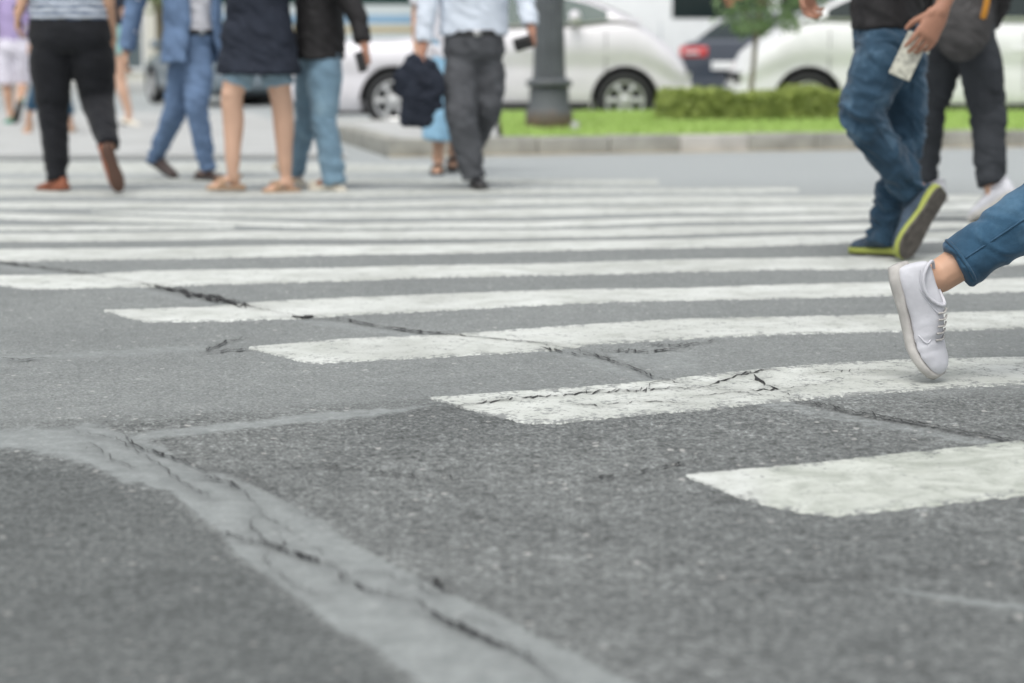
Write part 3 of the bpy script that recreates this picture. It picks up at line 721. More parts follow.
def leg_folds(s1=9.0, s2=26.0, joints=None):
    def f(p):
        g_ = 1.0
        if joints: g_ = 0.45 + max(math.exp(-((p - j).length / w) ** 2) * k for j, w, k in joints)
        a = noise.noise(V((p.x * s1, p.y * s1, p.z * s1 * 1.8 + p.x * 8)))
        q = V((p.x * s1 * 0.7 + 5, p.y * s1 * 0.7, p.z * s2 + p.x * 11 + a * 1.5))
        b = 1 - abs(noise.noise(q)) * 3.2                # sharp creases between soft pulls
        if joints: return (a * 0.45 + max(b, -0.8) * 0.55 * g_ + noise.noise(V((p.x * 26, p.y * 26, p.z * 34))) * 0.25 * g_)
        return a * 0.7 + max(b, -0.6) * 0.6 + noise.noise(V((p.x * 30, p.y * 30, p.z * 40))) * 0.2
    return f

def person(label, Y, pel, fwd, legs, s=1.0, skin='skin', lower=None, upper=None, arms=None, dead=(0, 0, 0),
           vox=0.007, belly=0.0, hipw=0.16, lean=(0, 0, 0), hair_long=False, shoes=None, bare=None, shortleg=None, base=None):
    """legs: list of dicts hip/knee/ankle ((px, py, dy) or a point), heel/toe/up for the shoe
       lower: dict(mat, r=(thigh, knee, hem) , hem=fraction of the way knee to ankle, kind trousers/shorts/skirt)"""
    def P(q):
        if isinstance(q, Vector): return q
        return at(q[0], q[1], Y + (q[2] if len(q) > 2 else 0.0))
    pel = P(pel); fwd = V(fwd).normalized(); up = (V((0, 0, 1)) + V(lean)).normalized(); lat = up.cross(fwd).normalized()
    root = empty('person', (pel.x, pel.y, 0)); tag(root, label, 'person', 'pedestrians on the crossing')
    pp = lambda f, l, u: pel + fwd * f * s + lat * l * s + up * u * s
    chest, nb = pp(0.01, 0, 0.36), pp(0, 0, 0.52)
    sh = {1: pp(0, 0.175, 0.47), -1: pp(0, -0.175, 0.47)}
    G = []
    for lg in legs:
        G.append({k: (P(v) if k in ('hip', 'knee', 'ankle', 'heel', 'toe') and v is not None else v) for k, v in lg.items()})
    A = []
    for sgn in (1, -1):
        a = (arms or {}).get(sgn)
        if a is None: a = dict(elbow=sh[sgn] + lat * 0.06 * sgn * s - up * 0.29 * s - fwd * 0.03, wrist=sh[sgn] + lat * 0.05 * sgn * s - up * 0.53 * s + fwd * 0.06)
        a = {k: (P(v) if k in ('elbow', 'wrist') else v) for k, v in a.items()}
        A.append((sgn, a))
    # --- body: one continuous skin
    bm = bmesh.new()
    tube(bm, [pp(0, 0, -0.06), pp(0, 0, 0.05), pp(0, 0, 0.2), chest, pp(0, 0, 0.47), nb], [(0.13 * s, 0.09 * s), (0.14 * s, 0.09 * s), (0.12 * s, 0.085 * s), (0.145 * s, 0.095 * s), (0.13 * s, 0.07 * s), (0.06 * s, 0.055 * s)], 18, lat)
    hc = pp(0.025, 0, 0.72)
    tube(bm, [pp(-0.01, 0, 0.48), pp(0.005, 0, 0.58), pp(0.01, 0, 0.66)], [0.056 * s, 0.052 * s, 0.05 * s], 14, lat)
    tube(bm, [hc - up * 0.095 * s + fwd * 0.035 * s, hc - up * 0.03 * s + fwd * 0.01 * s, hc + up * 0.05 * s - fwd * 0.01 * s, hc + up * 0.085 * s - fwd * 0.012 * s],
         [(0.040 * s, 0.045 * s), (0.064 * s, 0.080 * s), (0.076 * s, 0.094 * s), (0.055 * s, 0.07 * s)], 18, lat)
    tube(bm, [hc + fwd * 0.085 * s + up * 0.015 * s, hc + fwd * 0.102 * s - up * 0.022 * s], [0.008 * s, 0.012 * s], 8, lat)
    tube(bm, [hc + fwd * 0.08 * s - up * 0.058 * s - lat * 0.02 * s, hc + fwd * 0.088 * s - up * 0.058 * s, hc + fwd * 0.08 * s - up * 0.058 * s + lat * 0.02 * s], [0.006 * s] * 3, 8, up)
    for sg in (1, -1): ball(bm, hc + lat * 0.077 * sg * s - fwd * 0.01 * s - up * 0.01 * s, (0.010 * s, 0.018 * s, 0.030 * s), 10)
    for sgn, a in A:
        S, E, W = sh[sgn], a['elbow'], a['wrist']; r = a.get('r', 1.0) * s
        tube(bm, [S, S.lerp(E, 0.5), E, E.lerp(W, 0.4), W], [x * r * (0.72 if upper and upper.get('sleeve', 1) > 0.5 and i_ < 4 else 1) for i_, x in enumerate((0.048, 0.043, 0.038, 0.037, 0.027))], 14, lat)
        d = a.get('d', (W - E).normalized()); nn = a.get('n', -lat * sgn); tt = a.get('t', fwd)
        hand(bm, W, V(d), V(nn), V(tt), a.get('hs', 1.0) * s, a.get('curl', (0.35, 0.5, 0.4)), a.get('thumb', (0.7, 0.5, 0.35)))
    for g in G:
        bl = g.get('bare', bare); r = (0.075, 0.05, 0.045, 0.032) if not bl else bl
        r = [x * s for x in r]
        calf = g['knee'].lerp(g['ankle'], 0.32) - fwd * (0.012 * s)
        tube(bm, [pel.lerp(g['hip'], 0.8), g['hip'].lerp(g['knee'], 0.3), g['knee'], calf, g['knee'].lerp(g['ankle'], 0.7), g['ankle']], [r[0], r[0] * 0.95, r[1], r[2], (r[2] + r[3]) * .5, r[3]], 14, lat)
        if bl:                # ankle bones and knee cap
            for sg in (1, -1): ball(bm, g['ankle'] + lat * sg * r[3] * 0.82 - (g['knee'] - g['ankle']).normalized() * 0.004, (0.013, 0.013, 0.016), 10)
            ball(bm, g['knee'] + fwd * r[1] * 0.45, r[1] * 0.66, 12)
        if g.get('heel') is not None:
            a = (g['toe'] - g['heel']); L = a.length; a.normalize(); u = V(g['up']); u = (u - a * u.dot(a)).normalized()
            h0 = g['heel'] + u * 0.048
            tube(bm, [g['ankle'], g['ankle'].lerp(h0 + a * L * 0.14, 0.65), h0 + a * L * 0.12], [r[3], r[3] * 0.95, 0.022], 12, lat)
            wd = a.cross(u)
            fk = 1.0 if (g.get('open_shoe') or (shoes and shoes[0] and shoes[0].get('kind') == 'sandal')) else 0.62
            tube(bm, [h0 + a * L * 0.12 - u * .006, h0 + a * L * 0.4 + u * 0.012 * fk, h0 + a * L * 0.7 - u * 0.014, h0 + a * L * 0.88 - u * 0.022], [(0.024 * fk, 0.024 * fk), (0.028 * fk, 0.024 * fk), (0.037 * fk, 0.014 * fk), (0.028 * fk, 0.008 * fk)], 12, wd)
    body = from_me('body', voxel(bm, vox, 4), M[skin], root)
    for sg in (1, -1):
        bm = bmesh.new(); ball(bm, hc + fwd * 0.083 * s + lat * 0.031 * sg * s + up * 0.012 * s, 0.011 * s, 10); obj('eye', bm, M['eye'], body, keep=True)
    bm = bmesh.new()
    ball(bm, hc + up * 0.045 * s - fwd * 0.022 * s, (0.092 * s,) * 3)
    ball(bm, hc + up * 0.0 * s - fwd * 0.045 * s, (0.078 * s,) * 3)
    if hair_long: tube(bm, [hc - fwd * 0.06 * s, hc - fwd * 0.075 * s - up * 0.12 * s, hc - fwd * 0.085 * s - up * 0.26 * s], [(0.08 * s, 0.05 * s), (0.085 * s, 0.04 * s), (0.05 * s, 0.02 * s)], 14, lat)
    from_me('hair', voxel(bm, 0.012, 4), M['hair'], root)
    # --- clothes below the waist
    if lower:
        bm = bmesh.new(); r0, r1, r2 = [x for x in lower['r']]
        wz = lower.get('waist', 0.08)
        rw = lower.get('hipr', (hipw, 0.115))
        tube(bm, [pp(0, 0, wz), pp(0, 0, wz * 0.4), pp(-0.01, 0, -0.05), pp(-0.005, 0, -0.11)],
             [(rw[0] * 0.90 * s, rw[1] * 0.93 * s), (rw[0] * 0.96 * s, rw[1] * s), (rw[0] * s, rw[1] * s), (rw[0] * 0.80 * s, rw[1] * 0.8 * s)], 20, lat, rnd=False)
        for g in G:
            hm = g.get('hem', lower.get('hem', 0.93))
            q0, q1, q2 = g.get('r', (r0, r1, r2))
            if lower.get('kind') == 'shorts':
                e = g['hip'].lerp(g['knee'], hm)
                tube(bm, [pel.lerp(g['hip'], 0.7) + up * 0.02, g['hip'], e], [q0 * 0.9, q0, q2], 18, lat, rnd=False)
            else:
                e = g['knee'].lerp(g['ankle'], hm)
                pts = [pel.lerp(g['hip'], 0.75) + up * 0.02, g['hip'].lerp(g['knee'], 0.25), g['hip'].lerp(g['knee'], 0.7), g['knee'], g['knee'].lerp(e, 0.5), g['knee'].lerp(e, 0.85), e]
                tube(bm, pts, [q0 * 0.95, q0, (q0 + q1) * 0.5, q1, (q1 + q2) / 2, q2, q2 * 1.04], 18, lat, rnd=False)
        me = voxel(bm, lower.get('vox', 0.010), lower.get('smooth', 14))
        jn = None
        if lower.get('kind') != 'shorts':
            jn = [(g['knee'], 0.13, 0.8) for g in G] + [(g['knee'].lerp(g['ankle'], 0.95), 0.16, 1.0) for g in G] + [(g['hip'], 0.12, 0.5) for g in G]
        folds(me, lower.get('fold', 0.012), leg_folds(*lower.get('fs', (9.0, 26.0)), jn))
        lw = from_me(lower.get('name', 'trousers'), me, lower['mat'], root)
        if lower.get('belt'):
            bm = bmesh.new(); n = 40; ring = []
            for k in range(n + 1):
                q = 2 * math.pi * k / n
                ring.append(pp(0, 0, wz - 0.012) + lat * (math.cos(q) * (rw[0] * 0.90 + 0.010) * s) + fwd * (math.sin(q) * (rw[1] * 0.93 + 0.010) * s))
            tube(bm, ring, [(0.004, 0.018)] * (n + 1), 8, V((1e-3, 0, 0)) + lat, rnd=False, sub=1)
            bl = obj('belt', bm, M['black'], lw, keep=True)
            bm = bmesh.new(); c = pp(rw[1] * 0.93 + 0.018, 0, wz - 0.012)
            m4 = Matrix.Identity(4); m4.col[0][:3] = lat; m4.col[1][:3] = fwd; m4.col[2][:3] = up; m4.col[3][:3] = c
            box(bm, (-0.022, -0.004, -0.018), (0.022, 0.004, 0.018), 0.003, m4); obj('buckle', bm, M['chrome'], lw, keep=True)
        if lower.get('kind') != 'shorts':      # outer seam of each leg, laid on the cloth
            bvh = BVHTree.FromPolygons([v.co for v in me.vertices], [p.vertices for p in me.polygons])
            for g in G:
                e = g['knee'].lerp(g['ankle'], g.get('hem', lower.get('hem', 0.93)) * 0.99); sdv = V(lower.get('seamdir', (0.25, -1, 0.0))).normalized(); line = []
                for q in [g['hip'].lerp(g['knee'], t) for t in (0.2, 0.4, 0.6, 0.8)] + [g['knee'].lerp(e, t) for t in (0, 0.15, 0.3, 0.45, 0.6, 0.75, 0.9, 1.0)]:
                    h_ = bvh.ray_cast(q + sdv * 0.4, -sdv, 0.45)
                    if h_[0] is not None: line.append(h_[0] + sdv * 0.0005)
                if len(line) > 3:
                    bm = bmesh.new(); tube(bm, line, [0.0022] * len(line), 6, lat, sub=2); obj('seam', bm, lower.get('seammat', lower['mat']), lw, keep=True)
        for g in G:            # turned hem
            if lower.get('kind') == 'shorts' or not lower.get('seam'): continue
            e = g['knee'].lerp(g['ankle'], g.get('hem', lower.get('hem', 0.93))); q2 = g.get('r', (r0, r1, r2))[2]
            ax = (e - g['knee']).normalized(); a_, b_ = frame_of(ax, lat)
            bm = bmesh.new(); n = 24
            ring = [e - ax * 0.012 + a_ * (math.cos(2 * math.pi * k / n) * (q2 * 1.04 - .0005)) + b_ * (math.sin(2 * math.pi * k / n) * (q2 * 1.04 - .0005)) for k in range(n + 1)]
            tube(bm, ring, [(0.0045, 0.0045)] * (n + 1), 6, lat, rnd=False, sub=1)
            obj('hem', bm, lower['mat'], lw, keep=True)
    # --- clothes above
    if upper:
        hz = upper.get('hem', 0.0); flare = upper.get('flare', 1.0); rr = upper.get('r', (0.165, 0.12))
        bm = bmesh.new()
        tube(bm, [pp(0, 0, hz), pp(0.0, 0, hz * 0.5 + 0.05), pp(belly * 0.5, 0, 0.17), chest, pp(0, 0, 0.46), pp(0, 0, 0.53)],
             [(rr[0] * flare * s, rr[1] * flare * s), (rr[0] * (1 + flare) / 2 * s, rr[1] * (1 + flare) / 2 * s), (rr[0] * 0.97 * s, (rr[1] + belly * 0.5) * s), (rr[0] * s, rr[1] * s), (rr[0] * 0.95 * s, rr[1] * 0.8 * s), (0.075 * s, 0.07 * s)], 22, lat, rnd=False)
        if belly: ball(bm, pp(belly * 0.75, 0, 0.17), (0.17 * s, 0.15 * s, 0.16 * s))
        for sgn, a in A:
            S, E, W = sh[sgn], a['elbow'], a['wrist']; ln = upper.get('sleeve', 1.0); r = upper.get('sr', 0.055)
            if ln <= 0.5: pts = [S - lat * 0.03 * sgn, S, S.lerp(E, ln * 2)]; rad = [r * 1.15, r * 1.15, r * 1.1]
            else: pts = [S - lat * 0.03 * sgn, S, E, E.lerp(W, (ln - 0.5) * 2 * 0.96)]; rad = [r * 1.15, r * 1.15, r, r * 0.8]
            tube(bm, pts, [x * s for x in rad], 16, lat, rnd=False)
        me = voxel(bm, upper.get('vox', 0.010), 4); folds(me, upper.get('fold', 0.010), leg_folds(8.0, 16.0))
        from_me(upper.get('name', 'shirt'), me, upper['mat'], root)
        if upper.get('jacket'):
            J = upper['jacket']; bm = bmesh.new(); n = 26; hz = J['hem']
            for gap0, gap1 in ((J['open'], 2 * math.pi - J['open']),):
                lv = [(hz, 1.28), (hz * 0.4, 1.2), (0.1, 1.06), (0.3, 1.08), (0.42, 1.05), (0.5, 0.75)]
                rings = []
                for z, k in lv:
                    og = J['open'] * (1.0 if z < 0.1 else 0.75)
                    qs = np.linspace(og, 2 * math.pi - og, n)
                    oi = []
                    for off in (0.0, 0.022):
                        oi.append([bm.verts.new(pp(0, 0, z) + fwd * (math.cos(q) * (rr[1] * k * 1.15 + off) * s) + lat * (math.sin(q) * (rr[0] * k + off) * s)) for q in qs])
                    rings.append(oi)
                for a_, b_ in zip(rings, rings[1:]):
                    for k in range(n - 1):
                        bm.faces.new((a_[1][k], a_[1][k + 1], b_[1][k + 1], b_[1][k])); bm.faces.new((a_[0][k + 1], a_[0][k], b_[0][k], b_[0][k + 1]))
                    for k in (0, n - 1):
                        bm.faces.new((a_[0][k], a_[1][k], b_[1][k], b_[0][k]))
                for e in (0, -1):
                    for k in range(n - 1): bm.faces.new((rings[e][0][k], rings[e][0][k + 1], rings[e][1][k + 1], rings[e][1][k]))
            for sgn, a in A:
                S, E, W = sh[sgn], a['elbow'], a['wrist']
                tube(bm, [S - lat * 0.03 * sgn, S, E, E.lerp(W, 0.97)], [0.075 * s, 0.075 * s, 0.066 * s, 0.056 * s], 16, lat, rnd=False)
            me = voxel(bm, 0.009, 3); folds(me, 0.010, leg_folds(7.0, 14.0)); from_me('jacket', me, J['mat'], root)
    for g, sp in zip(G, shoes or [None] * len(G)):
        if sp: shoe(root, g['heel'], g['toe'], V(g['up']), **sp)
    return root

D = {}
D['black'] = mat('near black trouser cloth', (0.014, 0.015, 0.018), 0.9, sheen=0.1, var=0.2, spec=0.2)
D['charcoal'] = mat('charcoal trouser cloth', (0.036, 0.040, 0.046), 0.85, var=0.2, spec=0.25, bump=0.2)
D['grey'] = mat('dark grey trouser cloth', (0.082, 0.086, 0.094), 0.85, var=0.25, vscale=14, spec=0.25, bump=0.2)
D['suit'] = mat('blue grey suit cloth', (0.135, 0.205, 0.33), 0.85, var=0.2, vscale=12, spec=0.2, bump=0.15)
D['navy'] = mat('dark navy cloth', (0.025, 0.030, 0.043), 0.9, var=0.2, spec=0.2, bump=0.2, bscale=30)
D['blackshirt'] = mat('black shirt cloth', (0.020, 0.019, 0.020), 0.7, var=0.4, vscale=20, spec=0.3)
D['shirt'] = mat('pale blue shirt cloth', (0.62, 0.68, 0.76), 0.85, var=0.06, vscale=12)
D['whiteshirt'] = mat('white shirt cloth', (0.72, 0.72, 0.76), 0.85, var=0.05)
D['purple'] = mat('lilac cloth', (0.38, 0.31, 0.52), 0.85, var=0.1)
D['shorts'] = mat('white shorts cloth', (0.68, 0.66, 0.74), 0.85, var=0.06)
D['teal'] = mat('teal cloth', (0.30, 0.52, 0.50), 0.85, var=0.1)
D['stripes'] = stripe_cloth('blue and white striped cloth', (0.10, 0.13, 0.20), (0.55, 0.60, 0.66), 9.0)
D['jeans'] = denim_mat('blue denim', (0.026, 0.060, 0.098), (0.095, 0.165, 0.235), scale=8)
D['jeans_near'] = denim_mat('mid blue denim', (0.032, 0.085, 0.145), (0.075, 0.155, 0.235), scale=9)
D['jeans_light'] = denim_mat('light blue denim', (0.19, 0.30, 0.39), (0.31, 0.44, 0.52), scale=6)
D['denim_shorts'] = denim_mat('pale denim', (0.25, 0.36, 0.44), (0.36, 0.47, 0.54), scale=5)
D['skyblue'] = mat('sky blue trouser cloth', (0.26, 0.46, 0.62), 0.85, var=0.12, vscale=9)
S_BROWN = mat('brown leather', (0.23, 0.075, 0.035), 0.5, var=0.2); S_DKB = mat('dark brown leather', (0.055, 0.035, 0.03), 0.45)
S_SOLE = mat('dark sole rubber', (0.045, 0.04, 0.036), 0.85, bump=0.4, bscale=80); S_BLACK = mat('black leather', (0.02, 0.02, 0.022), 0.4)
S_TAN = mat('tan sandal leather', (0.42, 0.28, 0.18), 0.7); S_CREAM = mat('cream rubber', (0.70, 0.65, 0.54), 0.7)
S_WHITE = mat('white sneaker leather', (0.56, 0.565, 0.60), 0.55, var=0.10, vscale=14, bump=0.12, bscale=35); S_WSOLE = mat('off white sole rubber', (0.47, 0.455, 0.43), 0.7, var=0.2, vscale=25)
S_BLUE = mat('dark blue shoe mesh', (0.045, 0.07, 0.10), 0.8, var=0.3, vscale=25); S_LIME = mat('lime yellow midsole', (0.32, 0.36, 0.075), 0.6)
S_GREEN = mat('green shoe mesh', (0.03, 0.26, 0.17), 0.7); S_RUST = mat('orange brown leather', (0.36, 0.12, 0.06), 0.55)
M['wristband'] = mat('dark wristband', (0.03, 0.03, 0.035), 0.5)
UP = (0, 0, 1)

# man in near black trousers walking away at the left
pA = person('person walking away in near-black trousers, striped top and brown shoes, nearest at left', 11.5, (70, 30), (0.1, 1, 0), [
    dict(hip=(50, 48, 0), knee=(53, 112, 0.02), ankle=(57, 174, 0), heel=(63, 190, -0.05), toe=(38, 192, 0.10), up=UP, r=(0.125, 0.088, 0.064), hem=1.10),
    dict(hip=(92, 48, 0), knee=(97, 98, 0.08), ankle=(109, 148, -0.30), heel=(107, 143, -0.36), toe=(121, 191, -0.30), up=(-0.82, 0.5, 0.2), r=(0.13, 0.098, 0.062), hem=0.98)],
    skin='skin', lower=dict(mat=D['black'], r=(0.12, 0.09, 0.06), hipr=(0.245, 0.16), waist=0.10, fold=0.010),
    upper=dict(mat=D['stripes'], hem=0.055, r=(0.235, 0.16), sleeve=0.4, sr=0.07),
    arms={1: dict(elbow=(33, -28, 0.0), wrist=(18, 14, -0.05), d=(-0.12, 0, -1), n=(1, 0.2, 0), t=(0, 1, 0))},
    shoes=[dict(mats=(S_BROWN, S_BROWN), kind='dress', L=0.27), dict(mats=(S_RUST, mat('brown sole', (0.11, 0.06, 0.042), 0.8)), kind='dress', L=0.275, wid=1.08)])
bm = bmesh.new(); w = at(20, 8, 11.47); d = V((0.15, 0, 1)).normalized()
tube(bm, [w - d * 0.016, w + d * 0.016], [0.037, 0.037], 18, rnd=False); obj('wristband', bm, M['wristband'], pA, keep=True)

person('person in white shorts, lilac top and green shoes, far at left edge', 23.0, (13, 44), (-0.3, 1, 0), [
    dict(hip=(6, 52), knee=(7, 84, 0.05), ankle=(10, 112), heel=(14, 125, -0.08), toe=(4, 127, 0.08), up=UP),
    dict(hip=(22, 52), knee=(23, 82, 0.1), ankle=(19, 104, -0.25), heel=(20, 103, -0.3), toe=(15, 122, -0.2), up=(0, 0.9, 0.3))],
    bare=(0.085, 0.06, 0.058, 0.038), lower=dict(name='shorts', kind='shorts', mat=D['shorts'], r=(0.105, 0.1, 0.12), hem=0.97, hipr=(0.18, 0.13)),
    upper=dict(mat=D['purple'], hem=-0.02, sleeve=0.4), vox=0.010, shoes=[dict(mats=(S_GREEN, S_SOLE), L=0.27)] * 2)
person('person in cropped jeans half hidden behind the near-black trousers at left', 20.0, (52, 38), (-0.5, -0.8, 0), [
    dict(hip=(46, 50), knee=(37, 88, -0.1), ankle=(29, 116, -0.05), heel=(30, 128, 0.06), toe=(26, 137, -0.12), up=UP),
    dict(hip=(60, 50), knee=(63, 88, 0.05), ankle=(70, 122, 0.2), heel=(72, 132, 0.22), toe=(66, 138, 0.05), up=UP)],
    skin='skin_pale', bare=(0.08, 0.05, 0.05, 0.034), lower=dict(mat=D['jeans_near'], r=(0.085, 0.065, 0.06), hem=0.75),
    upper=dict(mat=D['navy'], hem=-0.02, sleeve=0.9), vox=0.010, shoes=[dict(mats=(S_TAN, S_TAN), kind='sandal', L=0.25)] * 2)
person('person with bare legs and teal shorts striding far behind the blue suit', 22.4, (112, 30), (0.6, 0.8, 0), [
    dict(hip=(118, 40), knee=(121, 80), ankle=(129, 114), heel=(125, 125, 0.0), toe=(142, 128, -0.02), up=UP),
    dict(hip=(106, 40), knee=(104, 82, 0.1), ankle=(98, 112, 0.15), heel=(94, 118, 0.15), toe=(106, 127, 0.2), up=(-0.4, 0, 0.9))],
    skin='skin_pale', bare=(0.09, 0.062, 0.062, 0.038), lower=dict(name='shorts', kind='shorts', mat=D['teal'], r=(0.10, 0.1, 0.11), hem=0.35, hipr=(0.17, 0.12)),
    upper=dict(mat=D['navy'], hem=0.02, sleeve=0.4), vox=0.010, shoes=[dict(mats=(S_CREAM, S_SOLE), kind='dress', L=0.24)] * 2, hair_long=True)
person('person in a blue-grey suit and white shirt with dark brown shoes, mid-stride', 12.7, (193, 44), (0.55, -0.83, 0), [
    dict(hip=(199, 60, -0.03), knee=(197, 110, -0.14), ankle=(207, 165, -0.12), heel=(200, 182, -0.05), toe=(222, 180, -0.22), up=(-0.1, 0.25, 1), hem=1.10),
    dict(hip=(184, 60, 0.03), knee=(175, 112, 0.06), ankle=(155, 158, 0.25), heel=(146, 160, 0.30), toe=(176, 179, 0.12), up=(0.35, -0.2, 0.9), hem=1.10)],
    lower=dict(mat=D['suit'], r=(0.094, 0.072, 0.053), hipr=(0.155, 0.115), waist=0.085, belt=True, fold=0.012),
    upper=dict(mat=D['whiteshirt'], hem=0.06, r=(0.150, 0.115), sleeve=0.95, jacket=dict(mat=D['suit'], hem=-0.115, open=0.62)),
    arms={-1: dict(elbow=(143, -25, -0.05), wrist=(126, 52, -0.05), d=(-0.1, -0.2, -1), n=(1, 0, 0), t=(0.2, -1, 0)), 1: dict(elbow=(236, -10, 0.1), wrist=(234, 45, 0.15))},
    shoes=[dict(mats=(S_DKB, S_SOLE), kind='dress', L=0.28)] * 2)
person('person in a long dark navy top over pale denim shorts, bare legs and tan sandals', 11.5, (258, 32), (-0.42, -0.9, 0), [
    dict(hip=(246, 56, -0.02), knee=(232, 95, -0.06), ankle=(233, 176, -0.05), heel=(241, 190, 0.0), toe=(207, 190, -0.12), up=UP),
    dict(hip=(272, 56, 0.02), knee=(281, 97, 0.02), ankle=(286, 178, 0.05), heel=(295, 193.5, 0.06), toe=(263, 193.5, -0.06), up=UP)],
    skin='skin_pale', bare=(0.088, 0.064, 0.062, 0.031), lower=dict(name='shorts', kind='shorts', mat=D['denim_shorts'], r=(0.092, 0.1, 0.086), hem=0.74, hipr=(0.16, 0.12)),
    upper=dict(name='long_top', mat=D['navy'], hem=-0.235, flare=1.36, r=(0.185, 0.165), sleeve=0.6, fold=0.012),
    arms={-1: dict(elbow=(232, -50, 0.0), wrist=(226, -60, -0.2)), 1: dict(elbow=(288, -50, 0.0), wrist=(285, -62, -0.2))}, hair_long=True,
    shoes=[dict(mats=(S_TAN, S_TAN), kind='sandal', L=0.235)] * 2)
person('person in a black long-sleeved shirt and wide light blue jeans with cream shoes', 11.7, (320, 42), (0.95, -0.3, 0), [
    dict(hip=(324, 62, -0.05), knee=(324, 118, -0.06), ankle=(335, 180, -0.05), heel=(314, 193, 0.0), toe=(346, 192, -0.08), up=UP, r=(0.106, 0.074, 0.070), hem=1.05),
    dict(hip=(313, 62, 0.10), knee=(306, 122, 0.2), ankle=(293, 174, 0.3), heel=(285, 176, 0.3), toe=(306, 190, 0.3), up=(-0.5, 0, 0.8), r=(0.095, 0.066, 0.06), hem=1.0)],
    skin='skin_tan', lower=dict(mat=D['jeans_light'], r=(0.1, 0.08, 0.08), hipr=(0.155, 0.13), fold=0.013, fs=(8.0, 12.0)),
    upper=dict(mat=D['blackshirt'], hem=-0.10, flare=1.05, r=(0.165, 0.135), sleeve=0.95, sr=0.06),
    arms={-1: dict(elbow=(352, 5, -0.15), wrist=(365, 48, -0.2), d=(0.22, -0.1, -0.95), n=(-0.9, 0.2, -0.1), t=(0.3, -1, 0.0), curl=(0.5, 0.7, 0.5)), 1: dict(elbow=(318, -10, 0.2), wrist=(320, 35, 0.15))},
    shoes=[dict(mats=(S_CREAM, S_CREAM), kind='dress', L=0.24)] * 2, hair_long=True)
person('person in a pale blue shirt and grey trousers facing us, a jacket in one hand', 11.9, (474, 44), (0.15, -1, 0), [
    dict(hip=(459, 68, -0.03), knee=(461, 116, -0.12), ankle=(473, 172, -0.10), heel=(474, 186, 0.02), toe=(482, 188, -0.25), up=UP, hem=1.10),
    dict(hip=(490, 68, 0.03), knee=(488, 108, 0.02), ankle=(470, 150, 0.36), heel=(468, 150, 0.42), toe=(472, 176, 0.30), up=(0, -0.8, 0.5), r=(0.10, 0.085, 0.07), hem=0.95)],
    skin='skin_tan', lower=dict(mat=D['grey'], r=(0.102, 0.094, 0.074), hipr=(0.188, 0.150), waist=0.075, belt=True, fold=0.013),
    upper=dict(mat=D['shirt'], hem=0.055, r=(0.205, 0.145), belly=0.12, sleeve=0.95, sr=0.062), lean=(0.0, 0, 0),
    arms={-1: dict(elbow=(429, -8, -0.08), wrist=(423, 50, -0.15), d=(-0.1, -0.3, -1), n=(0.9, -0.2, 0), t=(0.3, -1, 0.1), curl=(0.9, 1.0, 0.7)),
          1: dict(elbow=(520, -22, -0.02), wrist=(532, 32, -0.12), d=(0.15, -0.5, -0.8), n=(-0.9, -0.2, -0.2), t=(-0.2, -1, 0.4), curl=(0.9, 1.0, 0.7))},
    shoes=[dict(mats=(S_BLACK, S_SOLE), kind='dress', L=0.28)] * 2)
person('person in wide sky-blue trousers and dark sandals, mostly hidden behind grey trousers', 13.3, (452, 40), (-0.1, -1, 0), [
    dict(hip=(444, 62), knee=(441, 105, -0.05), ankle=(438, 158, -0.05), heel=(440, 172, 0.0), toe=(436, 177, -0.22), up=UP),
    dict(hip=(462, 62), knee=(458, 105, 0.1), ankle=(453, 152, 0.2), heel=(454, 162, 0.25), toe=(452, 172, 0.05), up=(0, -0.3, 1))],
    skin='skin', bare=(0.08, 0.055, 0.052, 0.036), lower=dict(mat=D['skyblue'], r=(0.10, 0.10, 0.115), hem=0.66, fold=0.012),
    upper=dict(mat=D['whiteshirt'], hem=-0.12, sleeve=0.4, r=(0.155, 0.115)), shoes=[dict(mats=(S_BLACK, S_BLACK), kind='sandal', L=0.25)] * 2, vox=0.008, hair_long=True)
pJ = person('person in dark blue jeans, black tee and lime-soled shoes carrying a pale phone', 7.6, (886, 30), (-0.9, 0.45, 0), [
    dict(hip=(884, 52, -0.10), knee=(861, 116, -0.14), ankle=(908, 184, -0.05), heel=(944, 188, -0.10), toe=(901, 257, -0.16), up=(-0.62, 0.70, 0.3), r=(0.102, 0.076, 0.062), hem=1.10),
    dict(hip=(902, 52, 0.10), knee=(905, 138, 0.06), ankle=(884, 232, 0.04), heel=(905, 255, -0.02), toe=(852, 253, 0.18), up=UP, r=(0.093, 0.070, 0.058), hem=1.12)],
    skin='skin_tan', vox=0.0042, lower=dict(mat=D['jeans'], r=(0.1, 0.08, 0.066), hipr=(0.155, 0.125), waist=0.05, fold=0.019, fs=(9.0, 22.0), vox=0.007, smooth=7),
    upper=dict(mat=D['blackshirt'], hem=0.0, r=(0.165, 0.13), sleeve=0.35),
    arms={1: dict(elbow=(970, -58, -0.25), wrist=(940, 12, -0.3), d=(-0.48, -0.05, -0.88), n=(-0.25, 0.95, 0.1), t=(-0.85, -0.2, 0.45), curl=(0.18, 0.30, 0.30), thumb=(0.75, 0.45, 0.5), hs=1.18),
          -1: dict(elbow=(822, -70, 0.25), wrist=(806, -18, 0.22), hs=1.1, d=(0.10, 0, -1), n=(0.6, -0.7, 0), t=(-0.7, -0.6, 0), curl=(0.35, 0.5, 0.5))},
    shoes=[dict(mats=(S_BLUE, S_LIME, mat('grey brown outsole', (0.085, 0.075, 0.065), 0.85, var=0.4, vscale=40), S_BLACK), L=0.30, wid=1.18), dict(mats=(S_BLUE, S_LIME, S_SOLE, S_BLACK), L=0.285)])
